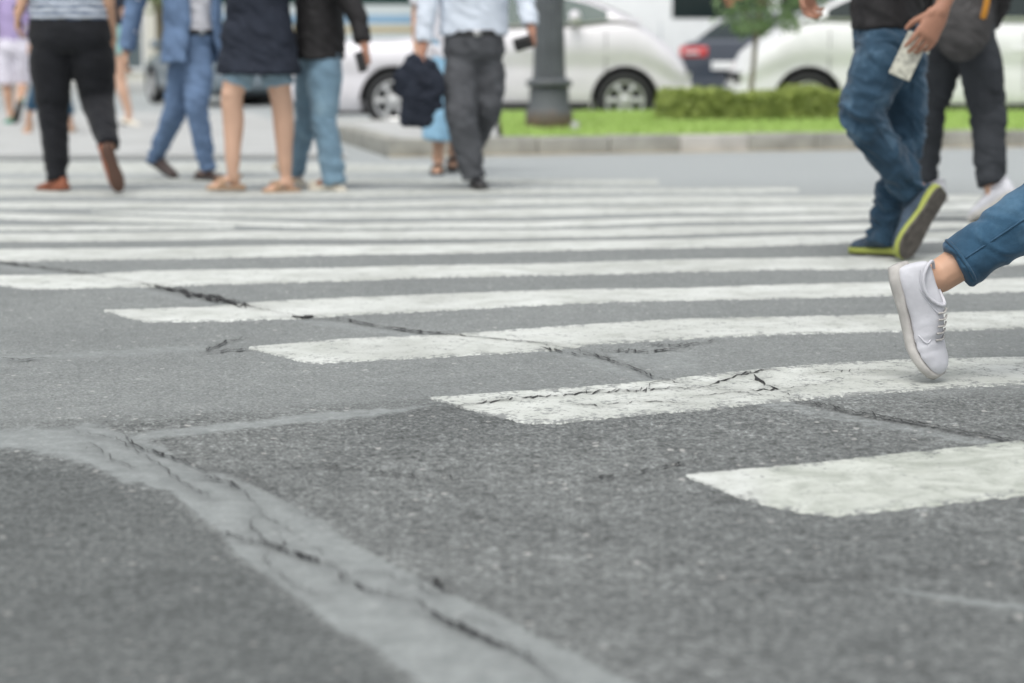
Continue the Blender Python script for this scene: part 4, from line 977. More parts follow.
pK = person('person in black trousers and white sneakers, second from the right edge', 9.3, (962, 25), (-0.55, 0.8, 0), [
    dict(hip=(978, 48, -0.05), knee=(988, 112, -0.02), ankle=(991, 188, -0.12), heel=(1001, 206, -0.18), toe=(972, 223, -0.05), up=(-0.25, 0.35, 0.9), r=(0.098, 0.086, 0.066), hem=0.97),
    dict(hip=(948, 48, 0.08), knee=(930, 112, 0.15), ankle=(924, 186, 0.22), heel=(930, 201, 0.2), toe=(908, 200, 0.36), up=UP, r=(0.090, 0.072, 0.062))],
    lower=dict(mat=D['charcoal'], r=(0.095, 0.08, 0.066), hipr=(0.17, 0.125), fold=0.012, waist=0.06), upper=dict(mat=D['blackshirt'], hem=-0.02, r=(0.17, 0.125), sleeve=0.9),
    shoes=[dict(mats=(S_WHITE, S_WSOLE), L=0.28)] * 2)
# near person at the right edge: white sneaker pushing off
LY = 4.7
pL = person('person in cropped blue jeans stepping off a white sneaker at the right edge', LY, (1135, 15), (1, 0.12, 0), [
    dict(hip=(1128, 62, -0.06), knee=(1082, 182, -0.06), ankle=(938, 277, -0.06), heel=(893, 266, -0.06), toe=(926, 380, -0.06), up=(0.80, -0.58, -0.2), r=(0.098, 0.082, 0.058), hem=0.87, bare=(0.08, 0.05, 0.047, 0.040)),
    dict(hip=(1142, 62, 0.06), knee=(1230, 195, 0.08), ankle=(1262, 345, 0.06), heel=(1240, 384, 0.06), toe=(1352, 378, 0.06), up=UP, r=(0.1, 0.08, 0.066), hem=0.9)],
    skin='skin', vox=0.005, lower=dict(mat=D['jeans_near'], r=(0.1, 0.08, 0.066), hipr=(0.165, 0.12), fold=0.008, vox=0.006, seam=True, smooth=8, seamdir=(0.1, -1, 0.35)),
    upper=dict(name='denim_jacket', mat=D['jeans_near'], hem=-0.02, r=(0.165, 0.125), sleeve=0.95),
    arms={-1: dict(elbow=(1034, -62, -0.1), wrist=(1085, 10, -0.12)), 1: dict(elbow=(1150, -70, 0.2), wrist=(1215, -20, 0.2))},
    shoes=[dict(mats=(S_WHITE, S_WSOLE), L=0.28, bend=0.30, wid=1.08, sole_h=0.023), dict(mats=(S_WHITE, S_WSOLE), L=0.275)], hair_long=True)

# ---- things carried
bm = bmesh.new(); c = at(421, 60, 11.72)
for pts, rad in (
    ([(416, 60), (406, 78), (400, 93)], [(0.05, 0.03), (0.075, 0.035), (0.045, 0.025)]),
    ([(424, 62), (416, 92), (408, 122)], [(0.05, 0.035), (0.075, 0.04), (0.06, 0.03)]),
    ([(427, 64), (427, 96), (421, 122)], [(0.045, 0.035), (0.07, 0.045), (0.065, 0.03)]),
    ([(432, 64), (438, 84), (438, 104)], [(0.03, 0.03), (0.04, 0.03), (0.03, 0.025)])):
    tube(bm, [at(x, y, 11.70 + 0.01 * i) for i, (x, y) in enumerate(pts)], rad, 16, V((1, 0, 0)))
me = voxel(bm, 0.008, 4); folds(me, 0.014, leg_folds(12.0, 6.0))
tag(from_me('carried_jacket', me, D['navy']), 'dark navy jacket hanging folded from a hand beside grey trousers', 'jacket')
def slab(name, c, ax, ay, az, size, m, bev=0.006):
    bm = bmesh.new(); ax = ax.normalized(); ay = (ay - ax * ay.dot(ax)).normalized(); az = ax.cross(ay)
    m4 = Matrix.Identity(4); m4.col[0][:3] = ax; m4.col[1][:3] = ay; m4.col[2][:3] = az; m4.col[3][:3] = c
    box(bm, [-x / 2 for x in size], [x / 2 for x in size], bev, m4); return obj(name, bm, m)
ph = slab('mobile_phone', at(909, 56, 7.345), V((-0.42, -0.05, -0.9)), V((0.85, -0.35, -0.38)), None, (0.17, 0.082, 0.011),
          mat('pale phone case', (0.44, 0.44, 0.37), 0.4, var=0.4, vscale=45), 0.004)
tag(ph, 'pale phone in a marbled case held at hip height over blue jeans', 'phone')
ph = slab('mobile_phone', at(361, 62, 11.42), V((0.25, 0, -1)), V((1, -0.4, 0)), None, (0.115, 0.055, 0.010), M['black'], 0.003)
tag(ph, 'dark phone held in the hand below a black sleeve', 'phone')
ph = slab('wallet', at(523, 43, 11.70), V((-1, 0, -0.3)), V((0, -0.5, 1)), None, (0.11, 0.075, 0.035), M['black'], 0.010)
tag(ph, 'small black pouch in the raised hand beside the lamp post', 'pouch')
# shoulder bag of the person in black trousers
bagM = mat('dark grey bag canvas', (0.055, 0.053, 0.053), 0.85, var=0.25, vscale=12, bump=0.2)
bg_ = empty('shoulder_bag', at(963, 55, 9.05)); tag(bg_, 'dark grey shoulder bag with orange strap against the black trousers', 'bag')
bm = bmesh.new()
tube(bm, [at(962, -12, 9.08), at(963, 18, 9.06), at(964, 42, 9.06), at(966, 54, 9.07)], [(0.12, 0.05), (0.135, 0.06), (0.115, 0.055), (0.07, 0.03)], 20, V((1, 0, 0)))
me = voxel(bm, 0.009, 4); folds(me, 0.012, leg_folds(9, 9)); from_me('bag_body', me, bagM, bg_)
bm = bmesh.new(); tube(bm, [at(983, 18, 8.99), at(988, -10, 8.97), at(985, -80, 9.0)], [(0.014, 0.004)] * 3, 10, V((1, 0, 0)))
obj('strap', bm, mat('orange webbing', (0.55, 0.24, 0.03), 0.8), bg_, keep=True)

# ------------------------------------------------------------------ lamp post, stub, hedge, sapling
lp0 = gnd(549, 131.5, 0.135)
lp = empty('lamp_post', lp0); tag(lp, 'grey fluted iron lamp post on the corner of the island', 'lamp post')
bm = bmesh.new(); lathe(bm, [(0.205, -0.02), (0.205, 0.16), (0.195, 0.19), (0.175, 0.21), (0.17, 0.36), (0.165, 0.38)], 32); o = obj('base', bm, None, lp)
mb = bpy.data.materials.new('rusty iron foot'); mb.use_nodes = True; nt = mb.node_tree; b = nt.nodes['Principled BSDF']; tc = nt.nodes.new('ShaderNodeTexCoord')
sx = nt.nodes.new('ShaderNodeSeparateXYZ'); nt.links.new(tc.outputs['Object'], sx.inputs[0])
f = mth(nt, 'SUBTRACT', mth(nt, 'ADD', 0.75, mth(nt, 'MULTIPLY', nz(nt, tc.outputs['Object'], 9, 5), 0.9)), mth(nt, 'MULTIPLY', sx.outputs[2], 6.0), clamp=True)
nt.links.new(mixc(nt, f, (0.085, 0.095, 0.10), (0.20, 0.135, 0.095)), b.inputs['Base Color']); b.inputs['Roughness'].default_value = 0.7
o.data.materials.append(mb)
bm = bmesh.new(); lathe(bm, [(0.168, 0.383), (0.20, 0.395), (0.20, 0.43), (0.18, 0.445), (0.15, 0.46)], 32); obj('ring', bm, M['iron'], lp)
bm = bmesh.new(); n = 64; rings = []
for z, rr_ in ((0.46, 0.145), (0.55, 0.138), (1.2, 0.125), (2.4, 0.105), (3.6, 0.09)):
    rings.append([bm.verts.new(((rr_ - 0.012 * (k % 4 == 0)) * math.cos(2 * math.pi * k / n), (rr_ - 0.012 * (k % 4 == 0)) * math.sin(2 * math.pi * k / n), z)) for k in range(n)])
for r0, r1 in zip(rings, rings[1:]):
    for k in range(n): bm.faces.new((r0[k], r0[(k + 1) % n], r1[(k + 1) % n], r1[k]))
bm.faces.new(rings[-1]); obj('shaft', bm, M['iron'], lp, smooth=False)
bm = bmesh.new(); lathe(bm, [(0.12, 3.6), (0.14, 3.64), (0.14, 3.68), (0.08, 3.72)], 24); obj('collar', bm, M['iron'], lp)
bm = bmesh.new(); lathe(bm, [(0.10, 3.72), (0.20, 3.85), (0.24, 4.05), (0.20, 4.25), (0.08, 4.36)], 24); obj('lantern', bm, M['white'], lp)
bm = bmesh.new(); lathe(bm, [(0.17, 4.30), (0.14, 4.36), (0.05, 4.44), (0.015, 4.55)], 24); obj('cap', bm, M['iron'], lp)
s0 = gnd(575, 133, 0.135); bm = bmesh.new(); box(bm, (-0.035, -0.03, -0.02), (0.035, 0.03, 0.085), 0.01); box(bm, (-0.025, -0.02, 0.08), (0.025, 0.02, 0.10), 0.006)
o = obj('marker_stub', bm, M['concrete']); o.location = s0; tag(o, 'small white concrete stub at the foot of the lamp post', 'stub')

def leaf_cloud(name, pts, size, m, parent, seed=0, keep=True):
    r = random.Random(seed); vs, fs = [], []
    for p in pts:
        a = V((r.gauss(0, 1), r.gauss(0, 1), r.gauss(0, 1))).normalized(); b_ = a.orthogonal().normalized()
        b_.rotate(Matrix.Rotation(r.uniform(0, 6.28), 3, a)); c_ = a.cross(b_); s_ = size * r.uniform(0.6, 1.3); i = len(vs)
        vs += [p - b_ * s_, p + c_ * s_ * 0.45 + a * s_ * .15, p + b_ * s_, p - c_ * s_ * 0.45 + a * s_ * .15]; fs.append((i, i + 1, i + 2, i + 3))
    return pydata(name, vs, fs, m, parent, smooth=False, keep=keep)
h0 = gnd(674, 120, 0.20); h1 = h0 + KD * 2.35
hd = empty('hedge', h0); tag(hd, 'low clipped yellow-green hedge on the lawn in front of the cars', 'hedge')
r = random.Random(11); pts = []
for k in range(15000):
    l = r.random(); w_ = r.uniform(-0.28, 0.28); z = r.random()
    if r.random() < 0.75:
        if r.random() < 0.5: z = 1 - abs(r.gauss(0, 0.07))
        else: w_ = math.copysign(0.28 - abs(r.gauss(0, 0.03)), w_ - 0.05)
    hgt = 0.245 + 0.03 * math.sin(l * 13) + 0.02 * math.sin(l * 31 + 1) + r.gauss(0, 0.012)
    e = min(1, min(l, 1 - l) * 14 + 0.55)
    pts.append(h0 + KD * (l * 2.35) + KN * (w_ * e + 0.28) + V((0, 0, z * hgt * e)))
leaf_cloud('foliage', pts, 0.028, M['hedge'], hd, 1)
for k in range(10):
    p = h0 + KD * (0.1 + 2.15 * k / 9) + KN * 0.28; bm = bmesh.new()
    tube(bm, [p - V((0, 0, 0.05)), p + V((r.uniform(-.05, .05), 0, 0.2))], [0.012, 0.006], 8)
    obj('stem', bm, M['bark'], hd, keep=True)
t0 = gnd(754, 113, 0.20); t0 = h0 + KD * 1.12 + KN * 0.75; t0.z = 0.18
tr = empty('sapling_tree', t0); tag(tr, 'young flowering tree with thin trunk rising behind the hedge', 'tree')
bm = bmesh.new(); tube(bm, [t0, at(753, 70, t0.y), at(756, 40, t0.y), at(762, -10, t0.y), at(766, -70, t0.y)], [0.026, 0.022, 0.024, 0.018, 0.008], 10)
for x, y in ((735, 5), (800, -8), (745, -40), (790, 12), (722, -25), (815, -45)):
    tube(bm, [at(756 if y > 0 else 760, 36 if y > 0 else 5, t0.y), at((x + 757) / 2, y + 8, t0.y + r.uniform(-.2, .2)), at(x, y, t0.y + r.uniform(-.35, .35))], [0.013, 0.009, 0.004], 8)
obj('trunk', bm, M['bark'], tr, keep=True)
pts = []
for cx, cy, sp in ((735, 6, 11), (752, 16, 12), (772, 14, 13), (796, 8, 12), (745, -14, 14), (775, -12, 15), (805, -16, 13), (725, -28, 12), (765, -45, 17), (800, -50, 15), (735, -60, 14), (770, -85, 14), (790, 22, 9), (744, 28, 6), (808, -2, 9), (760, 26, 5)):
    for k in range(72):
        pts.append(at(cx + r.gauss(0, sp * .85), cy + r.gauss(0, sp * .72), t0.y + r.gauss(0, 0.28)))
leaf_cloud('crown', pts, 0.042, M['leaf'], tr, 5)
pts = [at(cx + r.gauss(0, 3), cy + r.gauss(0, 2), t0.y - 0.25 + r.gauss(0, 0.1)) for cx, cy in ((727, 1), (741, -3), (760, -10), (731, -15)) for k in range(9)]
leaf_cloud('flowers', pts, 0.03, M['petal'], tr, 6)['kind'] = 'stuff'

# ------------------------------------------------------------------ vehicles
def car_paint(name, col, metal=0.0): return mat(name, col, 0.32, metal=metal, coat=0.6, var=0.03)
def wheel_set(root, xs_, half, r=0.315):
    for x in xs_:
        for sg in (1, -1):
            w = bpy.data.objects.new('wheel', None); link(w, root); w.location = (x, sg * (half - 0.10), r); w.empty_display_size = 0.05
            rot = Matrix.Rotation(-sg * math.pi / 2, 4, 'X')
            bm = bmesh.new(); lathe(bm, [(0.20, -0.09), (r - 0.03, -0.10), (r - 0.008, -0.08), (r, -0.04), (r, 0.04), (r - 0.008, 0.08), (r - 0.03, 0.10), (0.215, 0.095), (0.20, 0.06)], 36, rot); obj('tyre', bm, M['tyre'], w)
            bm = bmesh.new(); lathe(bm, [(0.215, 0.05), (0.215, 0.092), (0.195, 0.092), (0.185, 0.055)], 36, rot)
            for k in range(6):
                a = 2 * math.pi * k / 6
                m4 = rot @ Matrix.Rotation(a, 4, 'Z'); box(bm, (0.03, -0.026, 0.062), (0.20, 0.026, 0.088), 0.006, m4)
            lathe(bm, [(0.055, 0.05), (0.055, 0.094), (0.03, 0.10)], 18, rot); obj('rim', bm, M['rim'], w)
            bm = bmesh.new(); lathe(bm, [(0.185, 0.03), (0.18, 0.045)], 24, rot); obj('brake_cover', bm, M['black'], w)

def make_car(name, label, cat, loc, yaw, paint, L=4.5, W=1.75, wb=2.65, prof='mpv', glass='glass', wr=0.315, group='cars on the road beyond the island'):
    """local x forward, z up, origin on the road under the middle"""
    root = empty(name, loc, yaw); tag(root, label, cat, group)
    hl, hw = L / 2, W / 2
    fx = hl - (0.72 if prof == 'mpv' else 0.70 if prof == 'suv' else 0.84); rx = fx - wb
    if prof == 'mpv':      # tall nose sloping into the screen, high deck behind
        top = [(-hl, 0.72), (-hl + .05, 0.90), (-hl + .25, 0.97), (rx, 0.98), (rx + 0.6, 1.06), (0, 1.12), (fx - 0.4, 1.16), (fx - 0.1, 1.20), (fx + .12, 1.17), (fx + .30, 1.05), (fx + .52, 0.88), (hl - .08, 0.76), (hl - .02, 0.62), (hl, 0.48)]
        cab = dict(x=[rx + 0.22, rx + 0.5, rx + 0.95, -0.1, fx - 0.9, fx - 0.38, fx + 0.16], z=[0.99, 1.30, 1.52, 1.60, 1.56, 1.42, 1.17])
    elif prof == 'suv':
        top = [(-hl, 0.75), (-hl + .05, 1.08), (rx, 1.18), (0, 1.18), (fx - 0.4, 1.19), (fx - .1, 1.20), (fx + .12, 1.15), (fx + .32, 1.03), (fx + .55, 0.88), (hl - .08, 0.75), (hl - .02, 0.62), (hl, 0.5)]
        cab = dict(x=[-hl + 0.10, -hl + 0.35, -hl + .9, -0.2, fx - 0.95, fx - 0.40, fx + 0.14], z=[1.1, 1.5, 1.66, 1.70, 1.64, 1.44, 1.16])
    else:                  # sedan
        top = [(-hl, 0.70), (-hl + .03, 0.98), (-hl + .15, 1.02), (-hl + .7, 1.03), (rx + .6, 1.0), (0, 0.98), (fx - 0.6, 0.97), (fx - .3, 0.94), (fx, 0.90), (fx + .4, 0.80), (hl - .12, 0.68), (hl - .02, 0.55), (hl, 0.46)]
        cab = dict(x=[-hl + 0.62, -hl + 1.1, -hl + 1.5, -0.1, 0.35, fx - 0.95, fx - 0.38], z=[1.02, 1.27, 1.40, 1.45, 1.43, 1.30, 0.95])
    tx, tz = zip(*top)
    N = 46; X = [-hl + L * (0.5 - 0.5 * math.cos(math.pi * (i / (N - 1)))) * 1.0 for i in range(N)]
    bm = bmesh.new(); rings = []
    for x in X:
        zt = float(np.interp(x, tx, tz)); e = min(1, (hl - abs(x)) / 0.45); w = hw * (0.80 + 0.20 * math.sin(e * math.pi / 2))
        zb = 0.20 + 0.10 * (1 - min(1, (hl - abs(x)) / 0.25))
        half = [(0, zt), (.50 * w, zt - .004), (.80 * w, zt - .02), (.93 * w, zt - .065), (.975 * w, zt - 0.15 * min(1, zt)), (w, max(min(0.80, zt * .72), zb + .32)), (.968 * w, max(min(0.80, zt * .72), zb + .32) - .065), (.978 * w, max(min(0.62, zt * .55), zb + .18)), (.99 * w, max(0.40, zb + .12)), (.965 * w, zb + 0.06), (.90 * w, zb), (0, zb)]
        full = half + [(-y, z) for y, z in half[-2:0:-1]]
        rings.append([bm.verts.new((x, y, z)) for y, z in full])
    k = len(rings[0])
    for r0, r1 in zip(rings, rings[1:]):
        for j in range(k): bm.faces.new((r0[j], r0[(j + 1) % k], r1[(j + 1) % k], r1[j]))
    bm.faces.new(rings[0][::-1]); bm.faces.new(rings[-1])
    cb = bmesh.new()
    for x in (fx, rx):
        for sg in (1, -1):
            lathe(cb, [(wr + 0.055, -0.16), (wr + 0.055, 0.16)], 40, Matrix.Translation((x, sg * (hw - 0.06), wr + 0.005)) @ Matrix.Rotation(math.pi / 2, 4, 'X'))
    bmesh.ops.recalc_face_normals(cb, faces=cb.faces[:])
    cme = bpy.data.meshes.new('cut'); cb.to_mesh(cme); cb.free(); co_ = bpy.data.objects.new('cut', cme); COL.objects.link(co_)
    def bo(o):
        m_ = o.modifiers.new('b', 'BOOLEAN'); m_.object = co_; m_.operation = 'DIFFERENCE'; m_.solver = 'EXACT'
    me = baked(bm, [bo]); bpy.data.objects.remove(co_)
    me.materials.clear(); me.materials.append(paint)
    body = from_me('body', me, paint, root, keep=False)
    mod = body.modifiers.new('edge', 'EDGE_SPLIT'); mod.split_angle = math.radians(38)
    # wheel wells
    for x in (fx, rx):
        for sg in (1, -1):
            bm = bmesh.new(); n = 24; R0 = wr + 0.05
            ri = [[bm.verts.new((x + R0 * math.cos(math.pi * q / n), sg * y, wr + R0 * math.sin(math.pi * q / n))) for q in range(n + 1)] for y in (hw - 0.006, hw - 0.212)]
            for q in range(n): bm.faces.new((ri[0][q], ri[0][q + 1], ri[1][q + 1], ri[1][q]))
            bm.faces.new(ri[1]); obj('wheel_arch', bm, M['black'], body)
    # cabin
    zbelt = lambda x: float(np.interp(x, tx, tz)) - 0.03
    cx, cz = cab['x'], cab['z']; wbelt, wroof = hw * 0.93, hw * 0.70
    def side(x, f):      # f 0 belt .. 1 roof edge
        z0 = zbelt(x); z1 = max(float(np.interp(x, cx, cz)) - 0.05, z0 + 0.002)
        full = 1.45 if prof != 'suv' else 1.65
        z = z0 + (z1 - z0) * f; y = wbelt + (wroof - wbelt) * (z - z0) / max(0.3, full - 0.05 - z0); return y, z
    bm = bmesh.new(); rings = []
    CX = np.linspace(cx[0], cx[-1], 30)
    for x in CX:
        zr = float(np.interp(x, cx, cz)); y0, z0 = side(x, 0); y1, z1 = side(x, 1); ym, zm = side(x, 0.5)
        zr = max(zr, z1 + 0.004)
        half = [(0, zr), (.6 * y1, zr - .003), (.9 * y1, zr - .015), (y1, z1), (ym, zm), (y0, z0), (0, z0)]
        rings.append([bm.verts.new((x, y, z)) for y, z in half + [(-y, z) for y, z in half[-2:0:-1]]])
    k = len(rings[0])
    for r0, r1 in zip(rings, rings[1:]):
        for j in range(k): bm.faces.new((r0[j], r0[(j + 1) % k], r1[(j + 1) % k], r1[j]))
    bm.faces.new(rings[0][::-1]); bm.faces.new(rings[-1]); obj('cabin', bm, paint, root)
    # side windows
    span = (cx[1] - 0.12, fx - (0.62 if prof == 'sedan' else 0.16))
    cuts = [span[0], span[0] + (span[1] - span[0]) * 0.30, span[0] + (span[1] - span[0]) * 0.62, span[1]] if prof != 'sedan' else [span[0], (span[0] + span[1]) / 2, span[1]]
    for a_, b_ in zip(cuts, cuts[1:]):
        for sg in (1, -1):
            bm = bmesh.new(); n = 10; lo, hi = [], []
            for q in range(n + 1):
                x = a_ + 0.03 + (b_ - a_ - 0.06) * q / n; y, z = side(x, 0.07); y2, z2 = side(x, 0.93)
                lo.append(bm.verts.new((x, sg * (y + .006), z + .01))); hi.append(bm.verts.new((x, sg * (y2 + .006), z2)))
            for q in range(n): bm.faces.new((lo[q], lo[q + 1], hi[q + 1], hi[q]))
            obj('side_window', bm, M[glass], root)
    for nm, seg in (('windscreen', (len(cx) - 3, len(cx) - 1)), ('rear_window', (2, 0))):
        bm = bmesh.new(); i0, i1 = seg; gridv = []
        for q in range(9):
            f = 0.06 + 0.86 * q / 8; x = cx[i0] + (cx[i1] - cx[i0]) * f; zr = float(np.interp(x, cx, cz)); y1, _ = side(x, 1)
            off = 0.006
            gridv.append([bm.verts.new((x + (off if nm == 'windscreen' else -off), y1 * 0.90 * t, zr + off - 0.012 * abs(t) ** 3)) for t in np.linspace(-1, 1, 9)])
        for r0, r1 in zip(gridv, gridv[1:]):
            for j in range(8): bm.faces.new((r0[j], r0[j + 1], r1[j + 1], r1[j]))
        obj(nm, bm, M[glass], root)
    # seams, handles, mirrors, sills, lights, bumpers, plates
    for x in (cuts[-1] - 0.05, cuts[-2] - 0.0, rx + 0.45):
        for sg in (1, -1):
            bm = bmesh.new(); zt = zbelt(x) - 0.10; pts = [(0.985, zt), (1.0, 0.62), (0.99, 0.42), (0.97, 0.30)]
            tube(bm, [(x, sg * (hw * w_ + 0.001), z) for w_, z in pts], [(0.004, 0.002)] * 4, 6, V((1, 0, 0)), rnd=False, sub=1); obj('door_seam', bm, M['black'], body)
    for x in (cuts[-1] - 0.95, cuts[-2] - 0.75):
        for sg in (1, -1):
            bm = bmesh.new(); box(bm, (x - .09, sg * hw * 0.985 - .02, 0.84), (x + .09, sg * hw * 0.985 + .02, 0.875), 0.008); obj('door_handle', bm, paint, body)
    for sg in (1, -1):
        x = fx - (0.70 if prof == 'sedan' else 0.55); y0, z0 = side(x, 0.02)
        bm = bmesh.new(); ball(bm, V((x, sg * (hw + 0.08), z0 + 0.075)), (0.07, 0.115, 0.075), 14); box(bm, (x - .03, min(sg * (hw - .1), sg * (hw + .03)), z0 - .0), (x + .03, max(sg * (hw - .1), sg * (hw + .03)), z0 + .05), .008); obj('mirror', bm, paint, root)
        bm = bmesh.new(); box(bm, (rx + .38, sg * hw * .955 - .02, 0.215), (fx - .38, sg * hw * .955 + .02, 0.30), 0.01); obj('sill', bm, M['black'], root)
        bm = bmesh.new(); m4 = Matrix.Translation((hl - 0.19, sg * hw * 0.70, 0.665)) @ Matrix.Rotation(math.radians(38), 4, 'Y') @ Matrix.Rotation(-sg * 0.5, 4, 'Z')
        ball(bm, V((0, 0, 0)), (0.15, 0.17, 0.085), 16); bmesh.ops.transform(bm, matrix=m4, verts=bm.verts[:]); obj('headlight', bm, M['lamp'], root)
        zt_ = 0.86 if prof != 'suv' else 0.95
        bm = bmesh.new(); box(bm, (-hl - 0.012, sg * hw * 0.58 - 0.21, zt_ - .075), (-hl + 0.17, sg * hw * 0.58 + 0.21, zt_ + .075), 0.03)
        bmesh.ops.transform(bm, matrix=Matrix.Translation((0.0, 0, 0)), verts=bm.verts[:]); tl = obj('tail_light', bm, M['redlamp'], root)
        bm = bmesh.new(); box(bm, (-hl - 0.020, sg * hw * 0.60 - 0.11, zt_ - .03), (-hl + 0.02, sg * hw * 0.60 + 0.11, zt_ + .01), 0.008); obj('reversing_lens', bm, M['lamp'], tl)
    for x, s_ in ((hl, 1), (-hl, -1)):
        bm = bmesh.new(); box(bm, (min(x - s_ * .10, x + s_ * .025), -hw * .80, 0.30), (max(x - s_ * .10, x + s_ * .025), hw * .80, 0.50), 0.03); obj('bumper', bm, paint, root)
        bm = bmesh.new(); box(bm, (min(x, x + s_ * .035), -0.22, 0.42 if s_ > 0 else 0.62), (max(x, x + s_ * .035), 0.22, 0.53 if s_ > 0 else 0.73), 0.004); obj('number_plate', bm, M['white'], root)
    bm = bmesh.new(); box(bm, (hl - .12, -hw * .45, 0.52), (hl + .008, hw * .45, 0.60), 0.01); obj('grille', bm, M['black'], root)
    bm = bmesh.new(); box(bm, (-hl + .2, -hw * .85, 0.16), (hl - .2, hw * .85, 0.21), 0.0); obj('underbody', bm, M['black'], root)
    wheel_set(root, (fx, rx), hw, wr)
    return root

silver = car_paint('silver car paint', (0.73, 0.715, 0.745), 0.1)
whitep = car_paint('white car paint', (0.80, 0.81, 0.81)); darkp = car_paint('slate blue car paint', (0.030, 0.040, 0.058))
greyp = car_paint('blue grey car paint', (0.16, 0.20, 0.23))
Yc = 22.6 
fw = at(625, 97, Yc - 0.85)           # near front wheel centre
L_, wb_ = 4.35, 2.50
make_car('passenger_car', 'silver family car with six-spoke wheels behind the lamp post', 'car', (fw.x - (L_ / 2 - 0.72), Yc, 0), 0.0, silver, L_, 1.74, wb_, 'mpv', 'glass_teal')
Yw = 22.0
fw = at(808, 94, Yw - 0.85)
make_car('passenger_car', 'white car with its nose behind the hedge and young tree', 'car', (fw.x + (4.5 / 2 - 0.70), Yw, 0), math.pi, whitep, 4.5, 1.80, 2.7, 'suv')
rc = at(752, 60, 27.2)
make_car('passenger_car', 'dark slate sedan seen from behind, between the silver and white cars', 'car', (rc.x + 0.80, 27.2 + 2.0, 0), math.radians(60), darkp, 4.5, 1.76, 2.65, 'sedan')
rc = at(206, 60, 33)
make_car('passenger_car', 'blue-grey car far behind the suit and bare legs', 'car', (rc.x, 34.5, 0), math.radians(115), greyp, 4.3, 1.72, 2.55, 'sedan')

def big_box(name, label, cat, c, L, W, H, yaw, paint, z0=0.35, wins=(), bands=(), lamps=(), nose=0.25):
    """box-bodied vehicle: windows (x0,x1,z0,z1,material), bands (z0,z1,material) on the side that faces the road"""
    root = empty(name, c, yaw); tag(root, label, cat, 'cars on the road beyond the island')
    bm = bmesh.new(); box(bm, (-L / 2, -W / 2, z0), (L / 2, W / 2, H), 0.12); obj('body', bm, paint, root)
    for x0, x1, za, zb, m_ in wins:
        for sg in (1, -1):
            bm = bmesh.new(); box(bm, (x0, sg * W / 2 - 0.008, za), (x1, sg * W / 2 + 0.008, zb), 0.006); obj('window', bm, M[m_] if isinstance(m_, str) else m_, root)
    for za, zb, m_ in bands:
        for sg in (1, -1):
            bm = bmesh.new(); box(bm, (-L / 2 + 0.13, sg * W / 2 - 0.004, za), (L / 2 - 0.13, sg * W / 2 + 0.005, zb), 0.002); obj('colour_band', bm, m_, root)
    for x in lamps:
        for sg in (1, -1):
            bm = bmesh.new(); box(bm, (x - .06, sg * W / 2 - .01, 1.30), (x + .06, sg * W / 2 + .02, 1.38), 0.01); obj('side_lamp', bm, M['redlamp'], root)
    for x in (-L / 2 - 0.004, L / 2 + 0.004):
        bm = bmesh.new(); box(bm, (x - .01, -W / 2 + .2, 1.4), (x + .01, W / 2 - .2, H - .3), .005); obj('end_window', bm, M['glass'], root)
    for x in np.arange(-L / 2 + 1.3, L / 2 - 0.5, 1.25):
        for sg in (1, -1):
            bm = bmesh.new(); box(bm, (x - .006, sg * W / 2 - .003, z0 + .15), (x + .006, sg * W / 2 + .004, 1.35), 0); obj('panel_seam', bm, greyp, root)
    bm = bmesh.new(); box(bm, (-L / 2 + .1, -W / 2 + .08, 0.25), (L / 2 - .1, W / 2 - .08, z0), 0); obj('underbody', bm, M['black'], root)
    wheel_set(root, (-L / 2 + 1.0, L / 2 - 1.0), W / 2 + 0.02, 0.34)
    return root
Yv = 33.0
c = at(668, 60, Yv)
ww = [(c_ - 0.80, c_ + 0.80, 1.42, 2.05, 'glass') for c_ in (0.98, 2.75)]
big_box('minibus', 'tall white van with dark side windows behind the cars', 'van', (c.x - 0.12, Yv + 1.0, 0), 7.6, 1.9, 2.4, 0.0, car_paint('white van paint', (0.80, 0.82, 0.82)), wins=ww, lamps=(-0.42,))
Yb = 35.0; c = at(385, 60, Yb)
bcol = lambda n_, c_: mat(n_, c_, 0.5)
big_box('bus', 'bus with blue, ochre and white bands behind the silver car', 'bus', (c.x - 0.6, Yb + 1.2, 0), 5.4, 2.4, 3.0, 0.0, car_paint('pale bus paint', (0.62, 0.68, 0.68)),
        bands=[(0.95, 1.05, bcol('dark blue band', (0.10, 0.20, 0.33))), (1.22, 1.32, bcol('ochre band', (0.48, 0.40, 0.22))), (1.38, 1.52, bcol('mid blue band', (0.25, 0.42, 0.58)))],
        wins=[(-2.3 + 1.2 * k, -1.25 + 1.2 * k, 1.70, 2.5, 'glass_teal') for k in range(4)])

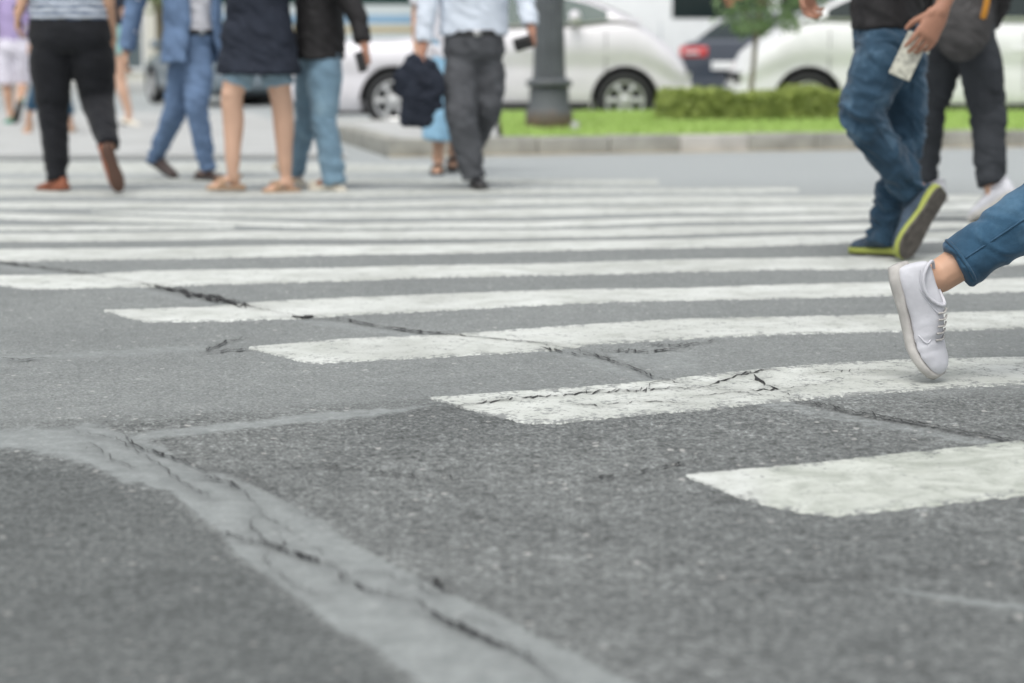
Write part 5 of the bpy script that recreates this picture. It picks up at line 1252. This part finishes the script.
# ------------------------------------------------------------------ far background
def building(label, x0, x1, y, H, wallm, winm, cols, storeys, ground=3.4):
    root = empty('building', ((x0 + x1) / 2, y, 0)); tag(root, label, 'building'); W = x1 - x0
    bm = bmesh.new(); box(bm, (-W / 2, 0, 0), (W / 2, 9, H), 0); obj('wall', bm, wallm, root, smooth=False)
    bm = bmesh.new(); box(bm, (-W / 2 - .2, -.25, H), (W / 2 + .2, 9.2, H + .35), 0); obj('cornice', bm, M['concrete'], root, smooth=False)
    bm = bmesh.new(); box(bm, (-W / 2, -.12, ground - .25), (W / 2, -.002, ground), 0); obj('string_course', bm, M['concrete'], root, smooth=False)
    wm = fm = None
    for f in range(storeys):
        for k in range(cols):
            cx = -W / 2 + W * (k + .5) / cols; w_ = min(W / cols * .55, 2.4) if f else W / cols * .7; z0 = 0.5 if f == 0 else ground + (f - 1) * 3.0 + 0.9; h = 2.3 if f == 0 else 1.6
            bm = bmesh.new(); box(bm, (cx - w_ / 2, -.03, z0), (cx + w_ / 2, .05, z0 + h), 0); p = obj('window', bm, winm, root, smooth=False)
            bm = bmesh.new()
            for xa, xb, za, zb in ((-w_ / 2 - .08, -w_ / 2, 0, h), (w_ / 2, w_ / 2 + .08, 0, h), (-w_ / 2 - .08, w_ / 2 + .08, -.1, 0), (-w_ / 2 - .08, w_ / 2 + .08, h, h + .1), (-.03, .03, 0, h)):
                box(bm, (cx + xa, -.07, z0 + za), (cx + xb, -.032, z0 + zb), 0)
            obj('frame', bm, M['white'], p, smooth=False)
wl1 = mat('cream render', (0.62, 0.61, 0.54), 0.85, var=0.08, vscale=0.6); wl2 = mat('pale grey render', (0.60, 0.62, 0.62), 0.85, var=0.08, vscale=0.6)
gl2 = mat('shop window glass', (0.10, 0.13, 0.14), 0.1, spec=0.8)
building('cream building far behind at the left', -34, -3, 62, 12, wl1, gl2, 8, 4)
building('pale grey building far behind the vehicles', -2.5, 34, 60, 13, wl2, gl2, 9, 4)
def far_tree(label, x, y, h, rad, seed):
    r = random.Random(seed); root = empty('street_tree', (x, y, 0)); tag(root, label, 'tree', 'far street trees')
    bm = bmesh.new(); tube(bm, [(0, 0, 0), (.05, 0, h * .3), (-.05, 0, h * .55), (0.1, 0, h * .8)], [0.16, 0.13, 0.1, 0.04], 10)
    for k in range(6):
        a = k * 1.05; tube(bm, [(0, 0, h * .38), (math.cos(a) * rad * .4, math.sin(a) * rad * .4, h * .55), (math.cos(a) * rad * .8, math.sin(a) * rad * .8, h * .68)], [0.07, 0.05, 0.02], 8)
    obj('trunk', bm, M['bark'], root)
    pts = []
    for k in range(26):
        c = V((r.gauss(0, rad * .5), r.gauss(0, rad * .5), h * .62 + r.gauss(0, h * .15)))
        for q in range(110): pts.append(c + V((r.gauss(0, .35), r.gauss(0, .35), r.gauss(0, .28))))
    leaf_cloud('crown', pts, 0.13, M['far_leaf'], root, seed, keep=False)
far_tree('street tree far behind at the left edge', -12.5, 48, 5.0, 1.7, 21)
far_tree('street tree far behind the suit', -8.2, 47, 5.2, 1.8, 22)
far_tree('street tree far behind the lamp post', 2.2, 50, 5.0, 1.6, 23)
far_tree('street tree far behind the white car', 9.5, 49, 5.4, 1.8, 24)
bm = bmesh.new(); box(bm, (-40, 46, -.05), (40, 60, 0.12), 0.0)
tag(obj('far_pavement', bm, M['concrete'], smooth=False), 'pale far pavement in front of the buildings', 'pavement', kind='structure')
